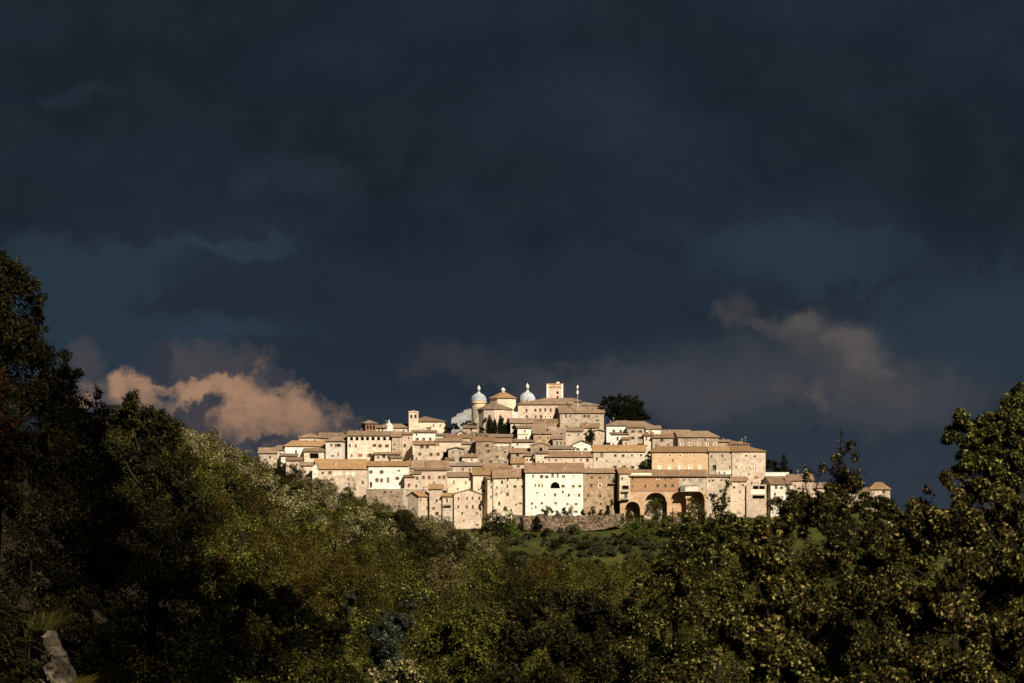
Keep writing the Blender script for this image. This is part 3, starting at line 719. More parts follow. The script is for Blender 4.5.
# --- the long orange palace row
H('long orange brick palace with white corner strips and tall blank white windows', 652, 708.6, 452.6, 484, 446.6, 'orange', 'roof_orange',
  r([660, 670, 680, 690, 700], 455.7, 1.7, 2.1, 'w') + r([660, 670, 680, 690, 700], 468.2, 2.4, 7, 'b'), d=11, Y=1031, name='palace', cat='palace', hl=2)
H('stone house with dark upper windows joined to the orange palace', 709, 731.7, 452, 486, 446.8, 'beige', 'roof_orange', r([711.2, 722.2], 456, 2.2, 1.8) + r([730], 467, 1.5, 2.6) + r([714.5], 468, 4, 6), d=11, Y=1030.6)
H('tall pale stone palace with hipped orange roof, right end of the orange palace row', 732, 765.5, 452, 494, 446.4, 'beige', 'roof_orange', r([746, 755], 456, 1.9, 1.7) + r([746, 755.7], 469, 1.4, 4.2, 'w') + r([736.3], 467, 1.4, 2)
  + r([756], 477.3, 4, 2.4, 'r') + r([748], 478.4, 1.6, 1), d=11, Y=1030.2, hr=6, name='palace', cat='palace')
H('small pinkish white house with two dark windows in front of the stone house', 716, 731, 470.6, 486, 469, 'white', 'roof_grey', r([719, 724.3], 472.6, 1.5, 2.2), d=5, Y=1023, kind='flat')
# --- front row left
H('narrow bright white gable end at the left end of the ochre-roofed house', 312.4, 318, 467.5, 490, 463, 'white', 'roof_orange', r([315], 474, .9, 1.6), kind='gf', d=5, Y=1018, apex=316.6, chim=0, oh=.3)
H('long beige house with ochre roof and a bright gable end above the wood', 317.5, 368, 469.2, 494, 459.5, 'beige', 'roof_orange', r([323, 330], 472.6, 1.5, 2.6, 's') + r([335.4, 340.5, 347.6, 353.5], 473.5, 2.4, 3.8, 'b')
  + r([349, 354.8], 485.5, 2, 5, 'g') + r([327.4, 352.8], 480, 1.2, 1.6) + r([362.4], 482.5, 1.8, 3), d=11, Y=1020, yaw=9)
H('white house with shuttered windows under the ochre roof strip', 368.5, 408.5, 466.6, 493, 461.5, 'white', 'roof_orange', r([370.8, 381.3], 472, 1.8, 3.4, 's') + r([377, 381.3], 480.3, 1.5, 3.8, 's') + r([388.4], 479.8, 2.8, 5, 'g') + r([397.2], 478.3, 1.7, 2.8, 's') + r([370.6], 484.5, 2.6, 5), d=10, Y=1021)
H('rough beige retaining terrace house front under the white shuttered house', 366, 403, 489, 504, 488, 'stone', 'roof_grey', r([384.6, 391], 492.5, 1.8, 2.2) + r([376, 397], 497, 1.5, 2), kind='flat', d=7, Y=1012)
H('row house with a tan roof curving behind the terracotta chimneys', 407, 428, 468.5, 480, 460.8, 'beige', 'roof_tan', r([411, 417, 423], 471.5, 1.4, 2), d=9, Y=1032, yaw=-4)
H('row house with a mottled tan and red roof at the middle of the curved row', 427, 449, 469.5, 494, 460.8, 'pink', 'roof_red', r([423.5, 429, 439, 444.3], 477, 1.5, 3, 's'), d=9, Y=1031, yaw=3)
H('pink house wall with four shuttered windows under the curved roofs', 413.5, 446.5, 471, 496, 469.6, 'pink', 'roof_red', r([423.4, 428.8, 439.2, 444], 477.2, 1.5, 3.2, 's') + r([434], 483, 1.4, 2.4), d=5, Y=1024, kind='shed', chim=0)
H('small house with a red-brown canopy roof beside the white shuttered house', 404.5, 414, 477.8, 500, 475.3, 'pink', 'roof_red', r([409, ], 485.6, 2, 3, 'd'), d=6, Y=1018)
H('narrow pale house with brown-roofed top window right of the canopy roof', 412.5, 420.5, 474.5, 500, 472.5, 'beige', 'roof_tan', r([417], 478, 1.4, 3, 's') + r([416, ], 486, 2, 3), d=7, Y=1019)
H('beige house with dark square windows behind the orange-gabled house', 399, 426, 489, 504, 482, 'grey', 'roof_tan', r([400.5, 402], 493, 1.4, 2) + r([423.6], 486.4, 2, 3), d=5, Y=1013, kind='flat')
H('house with an orange roof and a gable end turned left above the trees', 418.5, 430.5, 496.6, 520, 491.4, 'beige', 'roof_orange', r([421, 427.3], 500, 2, 2.6) + r([427], 507.8, 1.5, 3.4, 's'), d=4.6, Y=1001, yaw=54)
H('tall pale house with a tan roof beside the orange-gabled house', 429.5, 442.4, 489.4, 520, 484.6, 'beige', 'roof_orange', r([436.4], 500.3, 2, 3) + r([433.4], 508.3, 1.6, 2.4, 's'), d=6, Y=1001, chim=0)
H('narrow house with an iron balcony under a small orange roof', 442.6, 454.5, 497, 524, 493.3, 'beige', 'roof_orange', r([447.1], 500.4, 1.6, 4) + r([453.3], 499.5, 1.4, 1.8), d=6, Y=1000, balc=[(448, 505, 7.5)], chim=0)
H('pink gabled house with two rows of four dark windows above the trees', 454, 481.5, 495, 530, 489, 'pink', 'roof_tan', r([458.6, 466.8, 472.8, 479], 498.4, 1.7, 2.8) + r([458.6, 466.8, 472.8, 479], 507, 1.7, 3.2) + r([462, 477.2], 513.4, 1.6, 2.4), kind='gf', d=8, Y=999, apex=468.5, chim=0, oh=.3)
H('cream house with three green shutters above the pink gabled house', 447.6, 477, 477.4, 500, 472.6, 'cream', 'roof_tan', r([454, 465.6, 474], 482.3, 1.6, 3.4, 'g') + r([458, 470], 489, 1.2, 1.8), d=8, Y=1009.5)
H('long low house with brown roof and shaded front above the cream shuttered house', 447, 485, 466.5, 480, 462.7, 'pink', 'roof_grey', r([452, 463, 470], 469.5, 1.5, 2.6) + r([450.5], 469, 3, 3, 'g') + r([477], 468.6, 1.5, 2), d=8, Y=1033)
H('cream house rising behind the pink gable with an ochre roof', 473, 492, 475, 508, 468, 'cream', 'roof_orange', r([483, ], 482.5, 1.6, 3.4, 's') + r([483.6], 491.2, 2.2, 3, 's') + r([488], 483, 1.2, 2.4), d=6, Y=1007.6)
H('narrow cream tower house with a dark shaded left side', 487.5, 493.4, 479.5, 518, 477.5, 'cream', 'roof_tan', r([491, ], 482, 1.8, 3) + r([491], 487.4, 1.6, 2.8) + r([491], 496.4, 1.6, 2.6), d=7, Y=1004, yaw=14, chim=0)
H('cream and pink house with a white-framed window under a large orange roof', 493.2, 505.2, 478.2, 518, 469, 'cream', 'roof_red', r([501.6], 482.1, 3.2, 4, 'w') + r([496.7], 487.5, 1.4, 2) + r([496.3], 494, 1.3, 2.6) + r([499.1], 503.7, 1.8, 4), d=9, Y=1003.5, chim=2)
H('broad cream house with paired dark windows beside the white building', 505.4, 525.6, 477.6, 520, 469, 'cream', 'roof_red', r([507.3], 479.8, 1.8, 1.8) + r([518, 522.4], 479.8, 1.3, 1.8) + r([507.3], 486.6, 1.6, 3) + r([514.8], 486.6, 3, 2.4) + r([522.3], 486.8, 2.4, 2.4) + r([507.3], 494.6, 1.5, 3, 's') + r([520], 503, 1.8, 1.4, 's'), d=9, Y=1004)
H('upper house with an orange roof behind the broad cream house', 484, 512, 469, 482, 463.5, 'cream', 'roof_red', r([488, 494], 472, 1.4, 2), d=8, Y=1026)
# --- the tall white building and its neighbours
H('tall white building with a dark half-round loggia and five floors of windows', 525.4, 583.4, 472.8, 520, 463.4, 'white', 'roof_red',
  r([533.3], 476, 1.7, 3.4) + r([541.3, 546.8], 476.4, 1.6, 3, 's') + r([552.5, 557.8], 475.5, 2.4, 4, 'g') + r([563.3], 476.5, 3.6, 2.6, 'w') + r([573.5], 476, 1.4, 1.6, 'b')
  + [(555.2, 485.2, 9.6, 6.4, 'A')] + r([535.2, 539, 541.9], 485.6, 1.9, 3, 'w') + r([563.2], 486.6, 3.6, 2.6, 'w') + r([573.4, 579.6], 486.6, 3, 2.6, 'w')
  + r([545, ], 494.8, 1.4, 2.2) + r([555], 494.8, 1.9, 3.4) + r([568.7, 579], 494.8, 1.9, 2.8) + r([532, 541.8, 555.6], 503.4, 1.3, 1.8, 's') + r([532], 508.7, 1.3, 1.6) + r([567.3, 576], 503.8, 1.4, 1.8, 's'),
  d=12, Y=1002, name='apartment_building', cat='apartment building', chim=3)
H('tan stone house with stained orange plaster right of the white building', 584, 614.5, 473.4, 516, 468.6, 'tan', 'roof_tan', r([591.5, 600.2], 477.5, 1.5, 2, 's') + r([609.3], 477, 2.4, 4, 'g') + r([591.2, ], 485.6, 1.4, 3.4, 's') + r([600, ], 485.4, 2.2, 3.4, 'w')
  + r([599.6], 491.6, 1.2, 1.2) + r([588, 600], 495.6, 1.3, 3, 's') + r([609.6], 496, 1.4, 2.4) + r([585.5], 489, 2, 1.8) + r([584.8, 585.4], 500, 2, 1.6), d=9, Y=1003, balc=[(611.5, 483.2, 6)])
H('tall tan house with two dark balconies and a shaded left wall beside the arches', 619.5, 630, 474, 500.6, 468, 'cream', 'roof_orange', r([622, ], 478.5, 1.6, 2.4) + r([625.5], 487.5, 7, 4, 'O') + r([625.8], 495.6, 1.4, 4, 's'), d=9, yaw=9, Y=999.5, down=0.0, balc=[(625, 491.4, 8), (625, 499, 8)], chim=1)
H('pinkish house with a red-brown roof edge right of the grey arch block', 730.5, 746.5, 481.8, 520, 477, 'pink', 'roof_red', r([743], 485.3, 1.5, 2) + r([739.6], 491.6, 1.5, 2.4) + r([734], 487, 2.4, 2) + r([741, 744], 498.6, .9, 1.2), d=8, Y=1009)
H('beige house with white blank windows between the arches and the pinkish house', 706.5, 730.5, 477.4, 522, 474.8, 'beige', 'roof_tan', r([709.3, ], 480.3, 1.5, 1.6) + r([712.8], 480.3, 2, 1.6) + r([721.2], 480.4, 2.6, 1.6) + r([709.4, 714.2], 486.8, 1.6, 2, 'b') + r([713.4], 501.3, 2.4, 2.8) + r([718.5], 499.8, 1.6, 2.2) + r([726], 487, 1.6, 3, 's'), d=8, Y=1007)
H('house with dark porch openings over a white parapet', 746.5, 766.5, 485, 520, 482.5, 'pink', 'roof_grey', r([755.8, 762], 487.6, 5.4, 3.4, 'O') + [(758.5, 497, 12, 3.4, 'O')], d=8, Y=1008, kind='flat', doors=[(758, 492, 14.5, 4.6, 'surround')])
H('small brown-roofed porch above the white parapet house', 752, 759, 481.5, 488, 479, 'beige', 'roof_tan', (), d=4, Y=1019, kind='flat', chim=0)
H('white house with a red-tan roof and a shaded left gable by the right-hand bushes', 770.5, 792, 484.7, 520, 476.6, 'white', 'roof_red', r([776, 781.6], 487.6, 1.7, 2.8, 's') + r([775], 494.5, 2, 3) + r([778.4], 498.2, 2.2, 2.4), d=10, yaw=13, Y=1008)
H('long low whitewashed house wall in front of the dark conifers', 765, 789, 472.6, 484, 471, 'white', 'roof_grey', (), d=5, kind='flat', Y=1032)
H('reddish tiled house mostly hidden by the tall right-hand bush', 789, 813, 481, 504, 474.6, 'pink', 'roof_red', r([795, 803], 486, 1.6, 2.6), d=10, Y=1014)
H('low tan-roofed house behind the left part of the tall tufted bush', 812, 831, 488.5, 508, 483, 'pink', 'roof_tan', r([816, 822, 827], 493, 1.6, 2.6), d=8, Y=1016)
H('low cream house behind the middle of the tall tufted bush', 830, 850, 491.5, 510, 486.5, 'cream', 'roof_red', r([835, 840, 846], 496, 1.6, 2.6), d=8, Y=1018)
H('low beige house behind the right part of the tall tufted bush', 849, 870.5, 493, 511, 488, 'beige', 'roof_tan', r([853, 859, 865], 498, 1.6, 2.6), d=8, Y=1020)
H('house with a bright orange hipped roof, last at the right end of the town', 870, 890, 489.6, 512, 482.6, 'beige', 'roof_orange', r([883.8], 492, 1.6, 2.6, 's') + r([875], 498, 1.6, 2.4), d=8, hl=2.6, hr=2.6, Y=1022)

# --- large stone-gabled house under the palace tower
H('large gabled house with paired windows under the palace tower', 560, 604, 413.4, 436, 406.5, 'beige', 'roof_tan', r([566, 570.2], 416, 1.5, 3) + r([584.3, 588.2], 416, 1.4, 3, 's') + r([597], 420.3, 4, 1.2) + r([597], 416.6, 1.2, 1.4), d=11, Y=1076, yaw=5)
H('stone house with a grey roof stepping down right of the palace', 572, 581, 402, 412, 398.4, 'stone', 'roof_tan', (), d=8, Y=1085, hr=3)
H('house with pale grey roof on the skyline left of the cedar', 581, 600.5, 406, 416, 402.6, 'beige', 'roof_grey', r([586], 408, 1.3, 1.6), d=9, Y=1086, hr=5)
H('long pinkish palace with rows of dark windows below the square tower', 518, 573, 404.8, 428, 398.4, 'pink', 'roof_tan', r([526.5, ], 410.5, 2, 3) + r([535.4, 540.3, 545, 550.4], 410, 1.9, 3) + r([555.5], 408.6, 1.6, 3) + r([561], 408.6, 1.8, 1.4)
  + r([526.5, 535.4, 541], 417, 1.9, 3) + r([545.2, 550.6], 416.8, 1.7, 2, 'w') + r([555.6], 417, 1.7, 3), d=12, Y=1082, hl=10, name='palace', cat='palace')

# --- lookout tower of brick
def tower(label, x0, x1, yt, yb, Y, wall, band, kind, name='tower', cat='tower'):
    s = Y / F; xc = (x0 + x1) / 2; zb = (HZ - yb) * s
    root = thing(name, label, cat, ((xc - 512) * s, Y, zb)); hw = (x1 - x0) / 2 * s; h = (yb - yt) * s
    return root, s, hw, h
root, s, hw, h = tower('dark brick lookout tower with open arches under a low tiled roof', 361.5, 376, 423.4, 436, 1058, 'dark_brick', None, 'alt')
root.rotation_euler.z = math.radians(24); hw *= .78
mb = MB()
za = h - 2.3
for sx in range(4):
    a_ = sx * math.pi / 2
    ops = []
    for k in (-1, 0, 1):
        c_ = k * hw * .58
        ops.append((c_ - hw * .19, c_ + hw * .19, za, arch_top(c_ - hw * .19, c_ + hw * .19, za + 1.2, .45), .4, True))
    t = MB(); facade(t, -hw, hw, -8, lambda x: h, ops, 'dark_brick', -hw)
    ca, sa = math.cos(a_), math.sin(a_)
    for f_, m_ in zip(t.f, t.m): mb.poly([(t.v[i][0] * ca - t.v[i][1] * sa, t.v[i][0] * sa + t.v[i][1] * ca, t.v[i][2]) for i in f_], t.mats[m_])
mb.box(-hw + .45, hw - .45, -hw + .45, hw - .45, za - .3, za - .05, 'beige')
mb.build('wall', root)
mb = MB(); q4 = hw + .6
mb.lathe([(0.05, h + 1.25), (q4 * 1.414, h + .1), (q4 * 1.414, h - .08), (.05, h - .06)], 4, 'roof_grey', a0=math.pi / 4); mb.build('roof', root)

root, s, hw, h = tower('square brick tower with a flat top above the long palace', 546.6, 563.2, 384.4, 404, 1090, 'pink', None, 'sq')
mb = MB(); ops = []
for zz, xx, w2, h2 in ((h - 3.6, 1.0, .8, 1.0), (h - 5.4, 1.0, .8, 1.0)):
    ops.append((xx - w2 / 2, xx + w2 / 2, zz, (lambda x, t=zz + h2: t), .4, False))
facade(mb, -hw, hw, -8, lambda x: h, ops, 'pink', 0)
mb.box(-hw, hw, 4.2, 2 * hw, -8, h, 'pink')
for x in (-hw, hw): mb.poly([(x, 0, -8), (x, 4.2, -8), (x, 4.2, h), (x, 0, h)], 'pink')
mb.poly([(-hw, 0, h - .02), (hw, 0, h - .02), (hw, 4.2, h - .02), (-hw, 4.2, h - .02)], 'roof_grey')
mb.build('wall', root)
mb = MB(); mb.box(-hw - .15, hw + .15, -.15, 2 * hw + .15, h + .003, h + .35, 'brick')
mb.box(-hw + .4, hw - .4, -.06, -.004, h - 1.4, h - .5, 'brick')
for x in (-hw, hw - .75): mb.box(x - .02, x + .75, -.1, -.002, -2, h - .01, 'white')
mb.build('cornice', root)
mb = MB(); mb.box(hw * .2, hw * .55, 1, 2, h + .353, h + 1.0, 'white'); mb.build('roof_hatch', root)

# --- belfry
root, s, hw, h = tower('slim cream belfry with two arched bell openings', 408.8, 418.2, 412.2, 424, 1070, 'white', None, 'b', 'bell_tower', 'bell tower')
mb = MB(); ops = []
for c_ in (-.48 * hw, .42 * hw):
    ops.append((c_ - .42, c_ + .42, h - 2.2, arch_top(c_ - .42, c_ + .42, h - 1.3, .4), .5, True))
facade(mb, -hw, hw, -8, lambda x: h, ops, 'cream', 0)
mb.poly([(hw, 2 * hw, -8), (-hw, 2 * hw, -8), (-hw, 2 * hw, h), (hw, 2 * hw, h)], 'cream')
for x in (-hw, hw): mb.poly([(x, 0, -8), (x, 2 * hw, -8), (x, 2 * hw, h), (x, 0, h)], 'cream')
mb.box(-hw + .1, hw - .1, .6, .7, h - 2.5, h - .7, 'opening_shade'); mb.build('wall', root)  # dark sheet painted as the shade behind the bell openings
mb = MB(); mb.box(-hw - .2, hw + .2, -.2, 2 * hw + .2, h + .003, h + .25, 'white'); mb.build('cornice', root)
mb = MB(); mb.lathe([(.05, h + .85), ((hw + .1) * 1.414, h + .26), (.05, h + .255)], 4, 'roof_tan', cy=hw, a0=math.pi / 4); mb.build('roof', root)

# --- pinnacle on the chapel
s = 1070.5 / F
root = tag(link('pinnacle', None, None, at(389, 428, 1070.6)), 'small white stone pinnacle rising at the left end of the chapel roof', 'pinnacle')
mb = MB(); mb.lathe([(1.5, -1.5), (1.5, .9), (1.25, 1.1), (.95, 1.6), (.35, 1.9), (.3, 2.4), (.02, 3.2)], 10, 'white'); mb.build('spire', root)

# --- domed church
Yc_ = 1078.0; s = Yc_ / F
cx0 = (500 - 512) * s; zb = (HZ - 428) * s
ch = thing('domed_church', 'cathedral with two pale lead domes, an octagonal centre and a rounded apse on the hilltop', 'church', (cx0, Yc_, zb))
LX = lambda px: (px - 500) * s
LZ = lambda py: (HZ - py) * s - zb
def dome(px, yb_, yt, rpx, ydr, yl, dy, drum, low):
    d_ = MB(); R = rpx * s; cx = LX(px)
    d_.lathe([(R * .93, LZ(ydr) - 9), (R * .93, LZ(yb_) - .95), (R * 1.06, LZ(yb_) - .8), (R * 1.06, LZ(yb_) - .3), (R * .98, LZ(yb_) - .25), (R * .98, LZ(yb_))], 24, drum, cx, dy)
    if low: d_.lathe([(R * .99, LZ(ydr) - 9), (R * .99, LZ(low)), (R * .93, LZ(low) + .1)], 24, 'grey', cx, dy)
    dr = d_.build('drum', ch)
    m_ = MB(); Hh = LZ(yt) - LZ(yb_)
    m_.lathe([(R * 1.0 * math.cos(t * math.pi / 2 / 9), LZ(yb_) + .01 + Hh * math.sin(t * math.pi / 2 / 9)) for t in range(10)], 24, 'lead', cx, dy)
    for k in range(12):
        a_ = k * math.pi / 6
        m_.tube([(cx + (R + .03) * math.cos(t * math.pi / 2 / 7.3) * math.cos(a_), dy + (R + .03) * math.cos(t * math.pi / 2 / 7.3) * math.sin(a_), LZ(yb_) + (Hh + .03) * math.sin(t * math.pi / 2 / 7.3)) for t in range(8)], [.07] * 8, 'lead', 4)
    dm = m_.build('dome', ch, True)
    z = LZ(yt) - .25; l_ = LZ(yl) - z; rl = .19 * R
    m_ = MB(); m_.lathe([(rl * 1.35, z), (rl * 1.35, z + l_ * .12), (rl, z + l_ * .13), (rl, z + l_ * .55), (rl * 1.3, z + l_ * .56), (rl * 1.3, z + l_ * .62), (rl * 1.05, z + l_ * .63), (rl * .9, z + l_ * .74), (rl * .3, z + l_ * .86), (.03, z + l_)], 8, 'white', cx, dy)
    for k in range(8):
        a_ = k * math.pi / 4
        x, y = cx + rl * .99 * math.cos(a_), dy + rl * .99 * math.sin(a_)
        m_.box(x - .1, x + .1, y - .1, y + .1, z + l_ * .2, z + l_ * .48, 'glass')
    m_.build('lantern', dm)
dome(478.6, 400.4, 392.4, 7.7, 420, 384.2, 6, 'yellow', 406.5)
dome(527.6, 399.4, 390.5, 8.0, 405, 381, 12, 'yellow', None)
mb = MB(); R = 13 * s / .93; cx = LX(503)
mb.lathe([(R, LZ(412) - 6), (R, LZ(397.9)), (R * 1.03, LZ(397.8)), (R * 1.03, LZ(397.4)), (R * .5, LZ(397.3))], 8, 'cream', cx, 9, math.pi / 8); mb.build('drum', ch)
mb = MB(); mb.lathe([(R * 1.1, LZ(397.6)), (R * 1.1, LZ(397.2)), (.25 * R, LZ(391.6)), (.02, LZ(391.4))], 8, 'roof_orange', cx, 9, math.pi / 8); ro = mb.build('roof', ch)
mb = MB(); z = LZ(392.2); rl = .75; l_ = LZ(386.2) - z
mb.lathe([(rl, z), (rl, z + l_ * .5), (rl * 1.25, z + l_ * .52), (rl * 1.25, z + l_ * .58), (rl, z + l_ * .6), (rl * .8, z + l_ * .75), (rl * .2, z + l_ * .9), (.02, z + l_)], 8, 'white', cx, 9)
for k in range(8):
    a_ = k * math.pi / 4; mb.box(cx + rl * math.cos(a_) - .12, cx + rl * math.cos(a_) + .12, 9 + rl * math.sin(a_) - .12, 9 + rl * math.sin(a_) + .12, z + l_ * .15, z + l_ * .4, 'glass')
mb.build('lantern', ro)
# apse: half of a ten-sided drum with a low conical roof
mb = MB(); R = 18.2 * s; cx = LX(494.4); ay = 6.0
mb.lathe([(R, LZ(430) - 8), (R, LZ(409.2)), (R * .6, LZ(409.1))], 10, 'pink', cx, ay, math.pi / 10); mb.build('apse', ch)
mb = MB(); mb.lathe([(R * 1.06, LZ(409.4)), (R * 1.06, LZ(408.6)), (.35, LZ(400.8)), (.02, LZ(400.7))], 10, 'roof_tan', cx, ay, math.pi / 10); mb.build('roof', ch)
for px, py in ((485.6, 419), (503, 419.5)):
    mb = MB(); mb.box(LX(px) - .35, LX(px) + .35, ay - R * .985, ay - R * .9, LZ(py) - .6, LZ(py) + .6, 'glass'); mb.build('window', ch)
mb = MB()
mb.box(LX(512), LX(519), 4, 10, LZ(424) - 4, LZ(411.5), 'white'); mb.build('side_chapel', ch)

# --- pale stepped castle wall left of the domes
Yw = 1074.0
for lab, x0, x1, yt in (('pale grey stepped wall block, lowest of the three left of the domes', 451.5, 456.5, 417.5), ('pale grey stepped wall block with a broken top, middle of the three left of the domes', 456.5, 463.5, 413.6), ('pale grey stepped wall block, highest of the three, touching the domed church', 463.5, 471.5, 409.8)):
    s = Yw / F; root = thing('stone_wall', lab, 'wall', ((x0 + x1 - 1024) / 2 * s, Yw, (HZ - 426) * s), group='stepped castle walls'); hw = (x1 - x0) / 2 * s; h = (426 - yt) * s
    mb = MB(); n_ = 7
    for k in range(n_):
        a_, b_ = -hw + 2 * hw * k / n_, -hw + 2 * hw * (k + 1) / n_
        hh = h + .35 * (k / n_ - .5) * 2 + (0.35 if k % 2 else 0)
        mb.box(a_, b_ - .003, (k % 2) * .05, 2.0, -6, hh, 'bluewhite')
    mb.build('masonry', root); Yw += .7

# --- arcade: brick upper wall on great arches
def arcade():
    Y = 1000.0; s = Y / F; zb = (HZ - 520) * s
    root = thing('arcade_building', 'orange brick building standing on large dark arches at the town front', 'arcaded building', ((668 - 512) * s, Y, zb))
    lx = lambda px: (px - 668) * s
    lz = lambda py: (HZ - py) * s
    ops = []
    for x0, x1, yc, ys, dep in ((625, 640.2, 501.6, 509, 3.4), (644.5, 667, 492.6, 503, 3.0), (670.8, 686.4, 492, 500, 3.0), (690.4, 704.8, 491.4, 500, 4.2)):
        a, b = lx(x0), lx(x1); ops.append((a, b, -6.0, arch_top(a, b, lz(ys), lz(yc) - lz(ys)), dep, True))
    mb = MB(); ztop = lz(490.8)
    facade(mb, lx(620), lx(706.4), -7, lambda x: ztop, ops, 'arch_stone', 0)
    for o, m_ in zip(ops, ('stone', 'beige', 'arch_stone', 'stone')):
        mb.box(o[0] - .4, o[1] + .4, o[4] + .01, o[4] + .4, -7, ztop - .2, m_)
        mb.poly([(o[0] - .2, 0.3, -6.9), (o[1] + .2, 0.3, -6.9), (o[1] + .2, o[4], -6.9), (o[0] - .2, o[4], -6.9)], 'rubble')
    mb.build('arch_wall', root)
    # upper walls with windows
    def upper(px0, px1, pyt, mat, wins, yoff):
        m_ = MB(); op = []
        for (px, py, w_, h_, k) in wins:
            w2, h2 = round(w_ * s, 1), round(h_ * s, 1); z0 = lz(py) - h2 / 2
            op.append((lx(px) - w2 / 2, lx(px) + w2 / 2, z0, (lambda x, t=z0 + h2: t), .3, False))
        z1 = lz(pyt)
        facade(m_, lx(px0), lx(px1), ztop + .004, lambda x: z1, op, mat, yoff)
        m_.poly([(lx(px0), yoff, ztop + .004), (lx(px0), 9, ztop + .004), (lx(px0), 9, z1), (lx(px0), yoff, z1)], mat)
        m_.poly([(lx(px1), yoff, ztop + .004), (lx(px1), 9, ztop + .004), (lx(px1), 9, z1), (lx(px1), yoff, z1)], mat)
        m_.poly([(lx(px0), 9, ztop), (lx(px1), 9, ztop), (lx(px1), 9, z1), (lx(px0), 9, z1)], mat)
        m_.build('wall', root)
        for (px, py, w_, h_, k) in wins:
            w2, h2 = round(w_ * s, 1), round(h_ * s, 1)
            me, pm, pn = window_meshes(w2, h2, k); wo = link('window', me, root, (lx(px), yoff, lz(py) - h2 / 2)); link(pn, pm, wo)
    upper(629.9, 678.3, 475.2, 'brick', r([632.5], 479, 1.5, 2.2) + r([645.2], 486.4, 1.6, 2.8) + r([657.8], 478.2, 2, 3, 'w') + r([657.7, 665.4, 672.6], 485.8, 1.4, 3.2, 's') + r([665.4, 671], 478, 1.3, 2.2, 's') + r([632.2], 486.5, 1.4, 1.8), 0.02)
    upper(678.6, 706.2, 475.8, 'grey', r([684, 690, 699.8], 480, 1.5, 1.7) + r([702.3], 489, 1.4, 1.4), 0.06)
    m_ = MB(); z1 = lz(475.2)
    roof_mesh(m_, lx(630), lx(706), 10, z1 + .05, z1 + 1.9, 0, 0, 'roof_red', .7); m_.build('roof', root)
    m_ = MB(); m_.box(lx(629.9), lx(678.3), -.12, .015, lz(491.2), lz(490.4), 'roof_red'); m_.build('string_course', root)
    m_ = MB(); m_.box(lx(630.2), lx(651.5), -.25, .01, lz(475.2), lz(473), 'surround'); m_.build('cornice', root)
    m_ = MB(); m_.box(lx(685), lx(698), -1.6, .05, lz(491), lz(486), 'white'); m_.box(lx(680.2), lx(684.9), -1.5, .04, lz(490.6), lz(485.8), 'shutter_green')
    m_.box(lx(679.5), lx(700), -1.9, .03, lz(491.7), lz(491.05), 'beige'); m_.box(lx(685), lx(698.5), -1.75, .03, lz(485.95), lz(485.5), 'roof_red'); m_.build('balcony', root)
arcade()

# --- rooftop mast, laundry, garden wall
root = tag(link('antenna_mast', None, None, at(577.6, 403, 1075)), 'slender white antenna mast on the roof right of the brick tower', 'antenna')
mb = MB(); s = 1075 / F; mb.tube([(0, 0, -2.5), (0, 0, 17.5 * s)], [.16, .06], 'steel'); mb.build('mast', root)
mb = MB(); mb.box(-.28, .28, -.2, .2, 14.5 * s, 17.6 * s, 'linen'); mb.box(-.32, .32, -.22, .22, 9 * s, 12.4 * s, 'linen'); mb.build('aerial', root)
from mathutils import noise as mnoise
